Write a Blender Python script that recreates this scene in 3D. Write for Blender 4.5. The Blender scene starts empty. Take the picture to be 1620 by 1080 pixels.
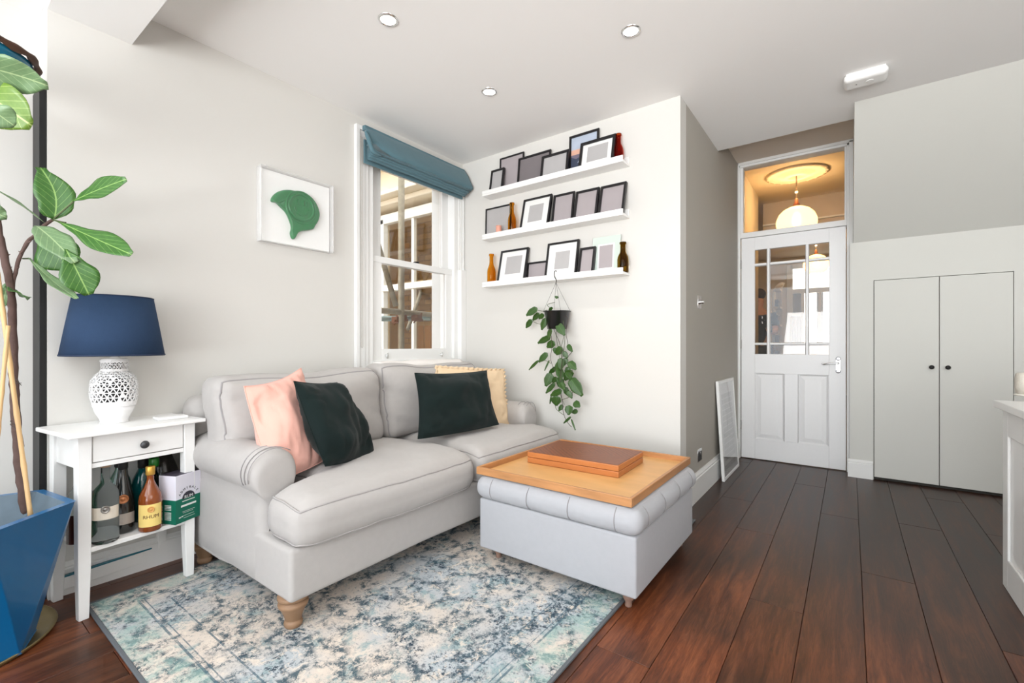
import bpy, math, random
from mathutils import Vector, Matrix, noise
random.seed(7)
C = bpy.context.scene.collection
PI = math.pi

# ------------------------------------------------------------------ camera, world, lights
CH, CF, CV, YAW = 1.02, 722.0, 545.6, 0.637        # eye height, focal length in px, horizon row, yaw
cam_d = bpy.data.cameras.new('camera'); cam = bpy.data.objects.new('camera', cam_d); C.objects.link(cam)
cam_d.sensor_width = 36; cam_d.lens = CF/1620*36; cam_d.shift_y = (CV-540)/1620
cam.location = (0, 0, CH); cam.rotation_euler = (PI/2, 0, YAW); cam_d.clip_start = .02
bpy.context.scene.camera = cam
RX, FX = Vector((math.cos(YAW), math.sin(YAW), 0)), Vector((-math.sin(YAW), math.cos(YAW), 0))
def at(u, v, x=None, y=None, z=None, d=None):
    """point of the room seen at photo pixel (u,v) on a plane x=, y=, z= or at forward depth d"""
    r = FX + RX*((u-810)/CF) + Vector((0, 0, -(v-CV)/CF)); o = Vector((0, 0, CH))
    if x is not None: t = x/r.x
    elif y is not None: t = y/r.y
    elif z is not None: t = (z-CH)/r.z
    else: t = d
    return o + r*t

S = bpy.context.scene
S.view_settings.view_transform = 'Standard'; S.view_settings.look = 'None'
S.view_settings.gamma = 1; S.view_settings.use_curve_mapping = False
S.view_settings.exposure = 0.36
w = bpy.data.worlds.new('world'); S.world = w; w.use_nodes = True
nt = w.node_tree; bg = nt.nodes['Background']
bg.inputs[0].default_value = (0.86, 0.93, 1.0, 1); bg.inputs[1].default_value = 3.2

def area(name, loc, rot, sx, sy, power, col=(1, 1, 1), spread=PI):
    l = bpy.data.lights.new(name, 'AREA'); l.shape = 'RECTANGLE'; l.size = sx; l.size_y = sy
    l.energy = power; l.color = col; l.spread = spread
    o = bpy.data.objects.new(name, l); o.location = loc; o.rotation_euler = rot; C.objects.link(o); return o
# daylight through the garden doors behind the camera and the roof light; an area light at the right wall
area('garden_door_daylight', (0.45, -2.92, 1.10), (PI/2+.80, 0, 0), 3.3, 2.0, 165, (1.0, .99, .975), 2.2)  # unseen light, tilted up to brighten the ceiling
area('roof_light_daylight', (-0.2, -1.3, 2.56), (0, 0, 0), 3.2, 1.7, 20, (.97, .985, 1.0))
area('right_side_light', (2.55, .2, 1.5), (0, PI/2, 0), 1.3, 1.9, 14, (1, .99, .97))  # unseen area light in front of the windowless right wall

# ------------------------------------------------------------------ helpers
def lin(c):
    c = c/255
    return c/12.92 if c <= .04045 else ((c+.055)/1.055)**2.4
def rgb(r, g, b): return (lin(r), lin(g), lin(b), 1)
MATS = {}
def mat(name, col, rough=.5, metal=0, var=0, vscale=8, bump=0, bscale=200, spec=.5, trans=0, ior=1.45, emit=None, estr=0,
        sheen=0, coat=0, stretch=None, alpha=1, detail=3):
    if name in MATS: return MATS[name]
    m = bpy.data.materials.new(name); m.use_nodes = True; t = m.node_tree; n = t.nodes; p = n['Principled BSDF']
    p.inputs['Base Color'].default_value = col; p.inputs['Roughness'].default_value = rough
    p.inputs['Metallic'].default_value = metal; p.inputs['Specular IOR Level'].default_value = spec
    p.inputs['Transmission Weight'].default_value = trans; p.inputs['IOR'].default_value = ior
    p.inputs['Sheen Weight'].default_value = sheen; p.inputs['Coat Weight'].default_value = coat
    p.inputs['Alpha'].default_value = alpha
    if emit: p.inputs['Emission Color'].default_value = emit; p.inputs['Emission Strength'].default_value = estr
    tc = n.new('ShaderNodeTexCoord'); src = tc.outputs['Object']
    if stretch:
        mp = n.new('ShaderNodeMapping'); mp.inputs['Scale'].default_value = stretch; t.links.new(src, mp.inputs[0]); src = mp.outputs[0]
    nz = n.new('ShaderNodeTexNoise'); nz.inputs['Scale'].default_value = vscale; nz.inputs['Detail'].default_value = detail
    t.links.new(src, nz.inputs['Vector'])
    v = var if var else .02
    mx = n.new('ShaderNodeMix'); mx.data_type = 'RGBA'
    mx.inputs[6].default_value = tuple(min(1, c*(1-v)) for c in col[:3])+(1,)
    mx.inputs[7].default_value = tuple(min(1, c*(1+v)) for c in col[:3])+(1,)
    t.links.new(nz.outputs[0], mx.inputs[0]); t.links.new(mx.outputs[2], p.inputs['Base Color'])
    if bump:
        b = n.new('ShaderNodeBump'); b.inputs['Strength'].default_value = bump; b.inputs['Distance'].default_value = .002
        z = n.new('ShaderNodeTexNoise'); z.inputs['Scale'].default_value = bscale; z.inputs['Detail'].default_value = 2
        t.links.new(src, z.inputs['Vector']); t.links.new(z.outputs[0], b.inputs['Height']); t.links.new(b.outputs[0], p.inputs['Normal'])
    MATS[name] = m; return m
def ramp(t, stops, inter='LINEAR'):
    r = t.nodes.new('ShaderNodeValToRGB'); r.color_ramp.interpolation = inter
    e = r.color_ramp.elements
    while len(e) < len(stops): e.new(.5)
    for i, (p, c) in enumerate(stops): e[i].position = p; e[i].color = c
    return r
ROOTM = {}
def ident(): return Matrix.Identity(4)
def tag(o, label=None, cat=None, group=None, kind=None):
    if label: o['label'] = label
    if cat: o['category'] = cat
    if group: o['group'] = group
    if kind: o['kind'] = kind
    return o
def thing(name, label, cat, loc=(0, 0, 0), rz=0, group=None):
    o = bpy.data.objects.new(name, None); o.empty_display_size = .05; C.objects.link(o)
    o.location = loc; o.rotation_euler = (0, 0, rz)
    ROOTM[o.name] = Matrix.Translation(Vector(loc)) @ Matrix.Rotation(rz, 4, 'Z')
    return tag(o, label, cat, group)
class MB:
    def __init__(s): s.v = []; s.f = []; s.uv = []; s.mi = []
    def add(s, vf, mi=0, uv=None, M=None):
        v, f = vf; b = len(s.v)
        s.v += [tuple(M @ Vector(q)) if M else tuple(q) for q in v]
        s.f += [tuple(i+b for i in q) for q in f]; s.mi += [mi]*len(f)
        s.uv += uv if uv else [(0, 0)]*len(v)
        return s
    def box(s, x0, x1, y0, y1, z0, z1, mi=0, M=None): return s.add(box(x0, x1, y0, y1, z0, z1), mi, M=M)
    def build(s, name, mats, parent=None, world=True, smooth=False, bevel=0, segs=2, angle=40, solid=0, sub=0, weld=False):
        v = s.v
        if parent is not None and world:
            r = parent
            while r.parent: r = r.parent
            Mi = ROOTM.get(r.name, ident()).inverted(); v = [tuple(Mi @ Vector(q)) for q in v]
        me = bpy.data.meshes.new(name); me.from_pydata(v, [], s.f)
        if not isinstance(mats, (list, tuple)): mats = [mats]
        for m in mats: me.materials.append(m)
        if len(mats) > 1: me.polygons.foreach_set('material_index', s.mi)
        uvl = me.uv_layers.new(name='uv')
        for l in me.loops: uvl.data[l.index].uv = s.uv[l.vertex_index]
        o = bpy.data.objects.new(name, me); C.objects.link(o)
        me.validate(); 
        if smooth:
            for p in me.polygons: p.use_smooth = True
        if solid: q = o.modifiers.new('s', 'SOLIDIFY'); q.thickness = solid; q.offset = 0
        if sub: q = o.modifiers.new('u', 'SUBSURF'); q.levels = sub; q.render_levels = sub
        if bevel:
            q = o.modifiers.new('b', 'BEVEL'); q.width = bevel; q.segments = segs; q.limit_method = 'ANGLE'; q.angle_limit = math.radians(angle)
            if smooth or segs > 1:
                for p in me.polygons: p.use_smooth = True
                try: me.set_sharp_from_angle(angle=math.radians(50))
                except Exception: pass
        if parent is not None: o.parent = parent
        return o
def box(x0, x1, y0, y1, z0, z1):
    return ([(x0, y0, z0), (x1, y0, z0), (x1, y1, z0), (x0, y1, z0), (x0, y0, z1), (x1, y0, z1), (x1, y1, z1), (x0, y1, z1)],
            [(0, 3, 2, 1), (4, 5, 6, 7), (0, 1, 5, 4), (1, 2, 6, 5), (2, 3, 7, 6), (3, 0, 4, 7)])
def lathe(prof, n=32, c=(0, 0, 0), cap=True, M=None):
    v = []; f = []
    for r, z in prof:
        for i in range(n):
            a = 2*PI*i/n; v.append((c[0]+r*math.cos(a), c[1]+r*math.sin(a), c[2]+z))
    for k in range(len(prof)-1):
        for i in range(n):
            j = (i+1) % n; f.append((k*n+i, k*n+j, (k+1)*n+j, (k+1)*n+i))
    if cap:
        f.append(tuple(reversed(range(n)))); f.append(tuple(range((len(prof)-1)*n, len(prof)*n)))
    if M: v = [tuple(M @ Vector(q)) for q in v]
    return v, f
def tube(pts, r, n=8, closed=False, cap=True):
    pts = [Vector(p) for p in pts]; m = len(pts); v = []; f = []
    rs = r if isinstance(r, (list, tuple)) else [r]*m
    up = Vector((0, 0, 1)); prev = None
    for k in range(m):
        a = pts[k-1] if (k > 0 or closed) else pts[k]; b = pts[(k+1) % m] if (k < m-1 or closed) else pts[k]
        d = (b-a).normalized() if (b-a).length > 1e-9 else Vector((0, 0, 1))
        if prev is None:
            s = d.cross(up) if abs(d.dot(up)) < .95 else d.cross(Vector((1, 0, 0)))
        else: s = prev - d*prev.dot(d)
        s.normalize(); prev = s; t = d.cross(s)
        for i in range(n):
            an = 2*PI*i/n; v.append(tuple(pts[k]+(s*math.cos(an)+t*math.sin(an))*rs[k]))
    for k in range(m if closed else m-1):
        for i in range(n):
            j = (i+1) % n; k2 = (k+1) % m; f.append((k*n+i, k*n+j, k2*n+j, k2*n+i))
    if cap and not closed: f.append(tuple(reversed(range(n)))); f.append(tuple(range((m-1)*n, m*n)))
    return v, f
def prism(poly, lo, hi, axis='z'):
    """poly of 2-D points extruded; axis x: poly=(y,z); axis y: poly=(x,z); axis z: poly=(x,y)"""
    def P(p, h): return {'x': (h, p[0], p[1]), 'y': (p[0], h, p[1]), 'z': (p[0], p[1], h)}[axis]
    n = len(poly); v = [P(p, lo) for p in poly]+[P(p, hi) for p in poly]
    return v, [tuple(reversed(range(n))), tuple(range(n, 2*n))]+[(i, (i+1) % n, n+(i+1) % n, n+i) for i in range(n)]
def smooth_curve(pts, k=6, closed=False):
    pts = [Vector(p) for p in pts]; out = []; n = len(pts)
    for i in range(n if closed else n-1):
        p0 = pts[(i-1) % n] if (i > 0 or closed) else pts[i]; p1 = pts[i]; p2 = pts[(i+1) % n]
        p3 = pts[(i+2) % n] if (i < n-2 or closed) else p2
        for j in range(k):
            t = j/k
            out.append(.5*((2*p1)+(-p0+p2)*t+(2*p0-5*p1+4*p2-p3)*t*t+(-p0+3*p1-3*p2+p3)*t**3))
    if not closed: out.append(pts[-1])
    return out
def sstep(a, b, x):
    t = max(0, min(1, (x-a)/(b-a))); return t*t*(3-2*t)
def rmap(p, h, r):
    """cube surface point p in [-1,1]^3 -> rounded box with half size h, radius r"""
    q = Vector((p[0]*h[0], p[1]*h[1], p[2]*h[2]))
    c = Vector(tuple(max(-(h[i]-r), min(h[i]-r, q[i])) for i in range(3)))
    d = q-c
    return c+d.normalized()*r if d.length > 1e-9 else q
def even(n, h, r):
    """parameter values spaced so that the rounding gets enough loops"""
    e = r/h if h > r else .99; k = max(3, n//5); out = []
    for i in range(k): out.append(-1+e*(1-math.cos(PI/2*i/k)) if False else -1+e*i/k)
    m = max(1, n-2*k)
    for i in range(m+1): out.append(-1+e+(2-2*e)*i/m)
    for i in range(1, k+1): out.append(1-e+e*i/k)
    return out
def rbox(c, h, r, n=(20, 20, 10), fn=None):
    """closed rounded box grid, fn(world point, unit param)->world point"""
    v = []; f = []; idx = {}
    ax = [even(n[i], h[i], r) for i in range(3)]
    def V_(p):
        key = tuple(round(q, 5) for q in p)
        if key in idx: return idx[key]
        # tangent-warp so the rounding is even
        q = rmap(p, h, r)+Vector(c)
        if fn: q = fn(q, p)
        idx[key] = len(v); v.append(tuple(q)); return idx[key]
    for a in range(3):
        b, d = (a+1) % 3, (a+2) % 3
        for s in (-1, 1):
            for i in range(len(ax[b])-1):
                for j in range(len(ax[d])-1):
                    q = []
                    for bi, dj in ((i, j), (i+1, j), (i+1, j+1), (i, j+1)):
                        p = [0, 0, 0]; p[a] = s; p[b] = ax[b][bi]; p[d] = ax[d][dj]; q.append(V_(p))
                    f.append(tuple(q if s > 0 else reversed(q)))
    return v, f
def rim_path(c, h, r, fixed, s, fn=None, n=26, push=0.0):
    """closed path round the edge of the face with axis `fixed` = s"""
    b, d = (fixed+1) % 3, (fixed+2) % 3; out = []
    per = [(-1, -1, 1, 0), (1, -1, 0, 1), (1, 1, -1, 0), (-1, 1, 0, -1)]
    for x, y, dx, dy in per:
        for k in range(n):
            t = 2*k/n; p = [0, 0, 0]; p[fixed] = s; p[b] = x+dx*t; p[d] = y+dy*t
            q = rmap(p, h, r)+Vector(c)
            if fn: q = fn(q, p)
            out.append(q)
    return out
def nz(p, s=1, seed=0): return noise.noise(Vector((p[0]*s+seed, p[1]*s+seed*1.7, p[2]*s)))
def struct(mb, name, m, bevel=0, parent=None, **k):
    o = mb.build(name, m, parent, bevel=bevel, **k)
    if parent is None: o['kind'] = 'structure'
    return o
def text_mesh(body, size, M, depth=.0004, align='CENTER', spacing=1):
    cu = bpy.data.curves.new('t', 'FONT'); cu.body = body; cu.size = size; cu.extrude = depth; cu.align_x = align; cu.align_y = 'CENTER'
    cu.space_character = spacing; cu.resolution_u = 2
    o = bpy.data.objects.new('t', cu); C.objects.link(o)
    dg = bpy.context.evaluated_depsgraph_get(); me = o.evaluated_get(dg).to_mesh()
    v = [tuple(M @ q.co) for q in me.vertices]; f = [tuple(p.vertices) for p in me.polygons]
    o.to_mesh_clear(); bpy.data.objects.remove(o); bpy.data.curves.remove(cu)
    return v, f
def basis(o, x, y):
    """matrix with local x,y axes along the given world directions, at o"""
    x = Vector(x).normalized(); y = Vector(y); y = (y-x*x.dot(y)).normalized(); z = x.cross(y)
    return Matrix(((x.x, y.x, z.x, o[0]), (x.y, y.y, z.y, o[1]), (x.z, y.z, z.z, o[2]), (0, 0, 0, 1)))

# ------------------------------------------------------------------ materials
WALL = mat('wall_paint', rgb(212, 210, 205), .75, var=.012, vscale=2, bump=.08, bscale=60)
CEIL = mat('ceiling_paint', rgb(240, 239, 237), .8, var=.01, vscale=1.5)
GREYW = mat('grey_green_paint', rgb(208, 208, 202), .6, var=.012, vscale=2)
DARKW = mat('side_wall_dark', rgb(174, 169, 160), .7, var=.02, vscale=2)  # passage side wall, a darker tone than the other walls
WHITE = mat('white_gloss', rgb(238, 238, 236), .3, var=.01, vscale=4)
WHITE2 = mat('white_satin', rgb(232, 232, 230), .45, var=.015, vscale=5)
DOORM = mat('door_white', rgb(236, 236, 236), .4, var=.02, vscale=30, stretch=(6, 1, 1), bump=.15, bscale=90)
BLACK = mat('black_frame', rgb(26, 25, 27), .35, var=.1)
BLACKP = mat('black_plastic', rgb(20, 20, 20), .5)
CHROME = mat('chrome', (.8, .8, .8, 1), .12, 1)
BRASS = mat('dull_brass', rgb(150, 132, 92), .4, .7, var=.35, vscale=9, bump=.3, bscale=30)
STEEL = mat('scaffold_steel', rgb(140, 128, 106), .55, .5, var=.35, vscale=25, bump=.2, bscale=60)
RUST = mat('scaffold_rust', rgb(110, 66, 38), .8, var=.4, vscale=30)
FAB = mat('sofa_linen', rgb(176, 172, 169), .95, var=.045, vscale=40, bump=.35, bscale=900, spec=.15, sheen=.15)
FABP = mat('sofa_piping', rgb(150, 147, 147), .9, bump=.2, bscale=900, spec=.15)
FABO = mat('ottoman_linen', rgb(172, 173, 177), .95, var=.04, vscale=40, bump=.35, bscale=900, spec=.15, sheen=.15)
PINK = mat('pink_velvet', rgb(222, 170, 156), .9, var=.05, vscale=6, bump=.2, bscale=500, spec=.15, sheen=.2)
GREEN = mat('dark_green_velvet', rgb(8, 24, 23), .75, var=.5, vscale=9, bump=.2, bscale=500, spec=.2, sheen=.08)
CREAM = mat('cream_cotton', rgb(232, 206, 172), .9, var=.08, vscale=20, bump=.25, bscale=400, spec=.15)
OAK = mat('turned_oak', rgb(140, 110, 84), .5, var=.25, vscale=20, stretch=(1, 1, .15), bump=.15)
OAKG = mat('grey_oak', rgb(140, 112, 98), .5, var=.25, vscale=20, stretch=(1, 1, .15), bump=.15)
PINE = mat('tray_pine', rgb(214, 164, 104), .4, var=.26, vscale=5, stretch=(.6, 2.2, 4), detail=9)
PINED = mat('tray_rim_pine', rgb(182, 130, 84), .4, var=.42, vscale=6, stretch=(1.2, 1.2, 7), detail=9)
BLINDM = mat('blind_fabric', rgb(88, 120, 130), .85, var=.1, vscale=14, bump=.4, bscale=500, spec=.2, sheen=.2)
SHADE = mat('navy_shade', rgb(46, 66, 94), .85, var=.06, vscale=60, bump=.4, bscale=500, spec=.2)
SHADEIN = mat('shade_lining', rgb(226, 224, 220), .8)
CERAM = mat('white_ceramic', rgb(240, 240, 240), .25, var=.01, coat=.3)
POTB = mat('blue_glaze', rgb(0, 96, 150), .3, var=.06, vscale=5, coat=.3)
POTIN = mat('pot_inside', rgb(96, 112, 124), .7, var=.2, vscale=18)
SOIL = mat('soil', rgb(50, 38, 30), .95, var=.4, vscale=60, bump=.8, bscale=80)
BARK = mat('bark', rgb(92, 72, 66), .85, var=.35, vscale=40, bump=.7, bscale=90)
BAMBOO = mat('bamboo', rgb(212, 176, 126), .45, var=.12, vscale=12, stretch=(1, 1, .2))
STEM = mat('vine_stem', rgb(82, 92, 60), .6, var=.3, vscale=30)
STEMD = mat('vine_stem_brown', rgb(68, 58, 54), .6, var=.2)
GLASSC = mat('clear_glass', (1, 1, 1, 1), .02, trans=1, ior=1.45)
GREYP = mat('greyed_print', rgb(176, 174, 174), .35, var=.14, vscale=5)
GREYP2 = mat('greyed_print_mauve', rgb(166, 158, 160), .3, var=.14, vscale=4)
MATB = mat('picture_mount', rgb(230, 230, 228), .6)
def leaf_mat(name, c1, c2, vein):
    m = bpy.data.materials.new(name); m.use_nodes = True; t = m.node_tree; n = t.nodes; L = t.links; p = n['Principled BSDF']
    uv = n.new('ShaderNodeUVMap'); uv.uv_map = 'uv'; sx = n.new('ShaderNodeSeparateXYZ'); L.new(uv.outputs[0], sx.inputs[0])
    def M(op, a, b=None, c=None):
        q = n.new('ShaderNodeMath'); q.operation = op
        for i, z in enumerate((a, b, c)):
            if z is None: continue
            if isinstance(z, (int, float)): q.inputs[i].default_value = z
            else: L.new(z, q.inputs[i])
        return q.outputs[0]
    ax = M('ABSOLUTE', M('SUBTRACT', sx.outputs[0], .5))
    mid = M('LESS_THAN', ax, .018)
    ph = M('SUBTRACT', M('MULTIPLY', sx.outputs[1], 7.0), M('MULTIPLY', ax, 5.5))
    fr = M('ABSOLUTE', M('SUBTRACT', M('FRACT', ph), .5))
    side = M('LESS_THAN', fr, .035)
    vm = M('MAXIMUM', mid, M('MULTIPLY', side, .7))
    nzt = n.new('ShaderNodeTexNoise'); nzt.inputs['Scale'].default_value = 14
    mx = n.new('ShaderNodeMix'); mx.data_type = 'RGBA'; mx.inputs[6].default_value = c1; mx.inputs[7].default_value = c2
    L.new(nzt.outputs[0], mx.inputs[0])
    m2 = n.new('ShaderNodeMix'); m2.data_type = 'RGBA'; L.new(vm, m2.inputs[0]); L.new(mx.outputs[2], m2.inputs[6]); m2.inputs[7].default_value = vein
    L.new(m2.outputs[2], p.inputs['Base Color']); p.inputs['Roughness'].default_value = .4
    p.inputs['Subsurface Weight'].default_value = .0
    MATS[name] = m; return m
LEAF = leaf_mat('fig_leaf', rgb(42, 84, 28), rgb(64, 112, 42), rgb(128, 164, 88))
LEAFP = leaf_mat('fig_leaf_pale', rgb(92, 122, 84), rgb(118, 146, 104), rgb(156, 178, 132))
LEAFL = leaf_mat('fig_leaf_lime', rgb(84, 118, 38), rgb(112, 142, 54), rgb(168, 186, 112))
POTH = leaf_mat('pothos_leaf', rgb(28, 60, 16), rgb(58, 94, 32), rgb(70, 106, 42))

def plank_mat():
    m = bpy.data.materials.new('floor_oak_dark'); m.use_nodes = True; t = m.node_tree; n = t.nodes; L = t.links; p = n['Principled BSDF']
    tc = n.new('ShaderNodeTexCoord'); oi = n.new('ShaderNodeObjectInfo')
    mp = n.new('ShaderNodeMapping'); mp.inputs['Scale'].default_value = (9, .8, 9)
    ad = n.new('ShaderNodeVectorMath'); ad.operation = 'ADD'
    cb = n.new('ShaderNodeCombineXYZ'); ml = n.new('ShaderNodeMath'); ml.operation = 'MULTIPLY'; ml.inputs[1].default_value = 37
    L.new(oi.outputs['Random'], ml.inputs[0]); L.new(ml.outputs[0], cb.inputs[0]); L.new(ml.outputs[0], cb.inputs[1])
    L.new(tc.outputs['Object'], ad.inputs[0]); L.new(cb.outputs[0], ad.inputs[1]); L.new(ad.outputs[0], mp.inputs[0])
    g = n.new('ShaderNodeTexNoise'); g.inputs['Scale'].default_value = 2.2; g.inputs['Detail'].default_value = 8; g.inputs['Distortion'].default_value = 1.2
    L.new(mp.outputs[0], g.inputs['Vector'])
    g2 = n.new('ShaderNodeTexNoise'); g2.inputs['Scale'].default_value = 9; g2.inputs['Detail'].default_value = 10; g2.inputs['Roughness'].default_value = .7; g2.inputs['Distortion'].default_value = 2.5
    mp2 = n.new('ShaderNodeMapping'); mp2.inputs['Scale'].default_value = (7, .55, 7); L.new(ad.outputs[0], mp2.inputs[0]); L.new(mp2.outputs[0], g2.inputs['Vector'])
    def M(op, a, b=None):
        q = n.new('ShaderNodeMath'); q.operation = op; q.use_clamp = (op == 'ADD')
        for i, z in enumerate((a, b)):
            if z is None: continue
            if isinstance(z, (int, float)): q.inputs[i].default_value = z
            else: L.new(z, q.inputs[i])
        return q.outputs[0]
    gg = M('ADD', M('MULTIPLY', g.outputs[0], .5), M('MULTIPLY', g2.outputs[0], .5))
    r = ramp(t, [(.34, rgb(30, 19, 14)), (.5, rgb(56, 36, 26)), (.64, rgb(84, 54, 38))]); L.new(gg, r.inputs[0])
    # sun-bleached, worn boards: a big soft zone on the garden side, different on every board
    geo = n.new('ShaderNodeNewGeometry'); sp = n.new('ShaderNodeSeparateXYZ'); L.new(geo.outputs['Position'], sp.inputs[0])
    b = n.new('ShaderNodeTexNoise'); b.inputs['Scale'].default_value = 1.6; b.inputs['Detail'].default_value = 5; L.new(ad.outputs[0], b.inputs['Vector'])
    my = n.new('ShaderNodeMapRange'); my.inputs['From Min'].default_value = 3.2; my.inputs['From Max'].default_value = 1.7; L.new(sp.outputs[1], my.inputs[0])
    wf = M('MULTIPLY', M('ADD', M('MULTIPLY', my.outputs[0], .75), M('MULTIPLY', oi.outputs['Random'], .45)), M('MULTIPLY', my.outputs[0], 1.0))
    rb = ramp(t, [(.34, (.1, .1, .1, 1)), (.56, (1, 1, 1, 1))]); L.new(b.outputs[0], rb.inputs[0])
    f = M('MULTIPLY', M('MULTIPLY', wf, rb.outputs[0]), .85)
    rw = ramp(t, [(.36, rgb(70, 34, 20)), (.5, rgb(112, 60, 34)), (.64, rgb(144, 84, 50))]); L.new(gg, rw.inputs[0])
    wm = n.new('ShaderNodeMix'); wm.data_type = 'RGBA'; L.new(f, wm.inputs[0]); L.new(r.outputs[0], wm.inputs[6]); L.new(rw.outputs[0], wm.inputs[7])
    hs = n.new('ShaderNodeHueSaturation'); mr = n.new('ShaderNodeMapRange'); mr.inputs['To Min'].default_value = .82; mr.inputs['To Max'].default_value = 1.18
    L.new(oi.outputs['Random'], mr.inputs[0]); L.new(mr.outputs[0], hs.inputs['Value']); L.new(wm.outputs[2], hs.inputs['Color'])
    # pale scuffs and dust specks
    sn = n.new('ShaderNodeTexNoise'); sn.inputs['Scale'].default_value = 3; sn.inputs['Detail'].default_value = 12; sn.inputs['Roughness'].default_value = .9; sn.inputs['Distortion'].default_value = 3; L.new(geo.outputs['Position'], sn.inputs['Vector'])
    rs = ramp(t, [(.655, (0, 0, 0, 1)), (.70, (1, 1, 1, 1))]); L.new(sn.outputs[0], rs.inputs[0])
    sc_ = n.new('ShaderNodeMix'); sc_.data_type = 'RGBA'; L.new(M('MULTIPLY', rs.outputs[0], .35), sc_.inputs[0]); L.new(hs.outputs[0], sc_.inputs[6]); sc_.inputs[7].default_value = rgb(170, 120, 86)
    L.new(sc_.outputs[2], p.inputs['Base Color']); p.inputs['Specular IOR Level'].default_value = .4
    rr = n.new('ShaderNodeMapRange'); rr.inputs['To Min'].default_value = .26; rr.inputs['To Max'].default_value = .46
    L.new(gg, rr.inputs[0]); L.new(rr.outputs[0], p.inputs['Roughness'])
    bp = n.new('ShaderNodeBump'); bp.inputs['Strength'].default_value = .35; bp.inputs['Distance'].default_value = .001
    L.new(gg, bp.inputs['Height']); L.new(bp.outputs[0], p.inputs['Normal'])
    return m
PLANK = plank_mat()
def rug_mat():
    m = bpy.data.materials.new('distressed_rug'); m.use_nodes = True; t = m.node_tree; n = t.nodes; L = t.links; p = n['Principled BSDF']
    tc = n.new('ShaderNodeTexCoord'); O = tc.outputs['Object']
    def N(sc, det=6, rough=.6, dist=0, src=O):
        q = n.new('ShaderNodeTexNoise'); q.inputs['Scale'].default_value = sc; q.inputs['Detail'].default_value = det
        q.inputs['Roughness'].default_value = rough; q.inputs['Distortion'].default_value = dist; L.new(src, q.inputs['Vector']); return q.outputs[0]
    def M(op, a, b=None):
        q = n.new('ShaderNodeMath'); q.operation = op
        for i, z in enumerate((a, b)):
            if z is None: continue
            if isinstance(z, (int, float)): q.inputs[i].default_value = z
            else: L.new(z, q.inputs[i])
        return q.outputs[0]
    def mix(f, a, b):
        q = n.new('ShaderNodeMix'); q.data_type = 'RGBA'; L.new(f, q.inputs[0])
        for i, z in ((6, a), (7, b)):
            if isinstance(z, tuple): q.inputs[i].default_value = z
            else: L.new(z, q.inputs[i])
        return q.outputs[2]
    def st(x, a, b): r = ramp(t, [(a, (0, 0, 0, 1)), (b, (1, 1, 1, 1))]); L.new(x, r.inputs[0]); return r.outputs[0]
    sep = n.new('ShaderNodeSeparateXYZ'); L.new(O, sep.inputs[0]); X, Y = sep.outputs[0], sep.outputs[1]
    col = mix(st(N(2.2, 3), .42, .6), rgb(212, 200, 188), rgb(180, 186, 190))
    # faded blue and teal areas
    col = mix(M('MULTIPLY', st(N(8, 8, .75, .4), .52, .62), .75), col, rgb(128, 156, 160))
    # motifs: rings of a large medallion, mirrored left/right and up/down, broken up by noise
    ax, ay = M('ABSOLUTE', X), M('ABSOLUTE', Y)
    cb = n.new('ShaderNodeCombineXYZ'); L.new(ax, cb.inputs[0]); L.new(ay, cb.inputs[1])
    vo = n.new('ShaderNodeTexVoronoi'); vo.inputs['Scale'].default_value = 6.5; vo.feature = 'DISTANCE_TO_EDGE'; L.new(cb.outputs[0], vo.inputs['Vector'])
    ed = st(vo.outputs[0], .16, .04)
    r = ramp(t, [(.05, (1, 1, 1, 1)), (.14, (0, 0, 0, 1))]); L.new(vo.outputs[0], r.inputs[0]); ed = r.outputs[0]
    rad = M('SQRT', M('ADD', M('MULTIPLY', M('MULTIPLY', ax, ax), 1.9), M('MULTIPLY', ay, ay)))
    wv = M('ABSOLUTE', M('SINE', M('ADD', M('MULTIPLY', rad, 11.0), M('MULTIPLY', N(4, 2), 5.0))))
    rg = ramp(t, [(.05, (1, 1, 1, 1)), (.30, (0, 0, 0, 1))]); L.new(wv, rg.inputs[0])
    brk = st(N(34, 8, .8), .46, .54)
    motif = M('MULTIPLY', M('MAXIMUM', ed, rg.outputs[0]), brk)
    col = mix(M('MULTIPLY', motif, .9), col, rgb(54, 80, 92))
    # speckled dark wear
    sp = M('MULTIPLY', st(N(52, 8, .8), .52, .55), st(N(4.5, 6, .7, .5), .46, .58))
    col = mix(M('MULTIPLY', sp, .95), col, rgb(44, 60, 74))
    sp3 = M('MULTIPLY', st(N(80, 6, .8, 0), .56, .61), .6)
    col = mix(sp3, col, rgb(84, 104, 116))
    # cream rubbed patches
    col = mix(M('MULTIPLY', st(N(15, 8, .85, .6), .54, .58), .8), col, rgb(222, 210, 196))
    # border lines and outer band
    dx = M('SUBTRACT', .83, ax); dy = M('SUBTRACT', 1.15, ay); e = M('MINIMUM', dx, dy)
    band = M('LESS_THAN', e, .125)
    tealf = M('MULTIPLY', band, st(N(11, 8, .75), .44, .58))
    col = mix(M('MULTIPLY', tealf, .55), col, rgb(150, 182, 174))
    for a, b in ((.118, .126), (.138, .142), (.205, .211)):
        ln = M('MULTIPLY', M('MULTIPLY', M('GREATER_THAN', e, a), M('LESS_THAN', e, b)), st(N(26, 5, .7), .36, .5))
        col = mix(M('MULTIPLY', ln, .75), col, rgb(70, 96, 110))
    L.new(col, p.inputs['Base Color']); p.inputs['Roughness'].default_value = .95; p.inputs['Specular IOR Level'].default_value = .1
    bp = n.new('ShaderNodeBump'); bp.inputs['Strength'].default_value = .5; bp.inputs['Distance'].default_value = .002
    L.new(N(260, 2), bp.inputs['Height']); L.new(bp.outputs[0], p.inputs['Normal'])
    return m
RUG = rug_mat()

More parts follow.
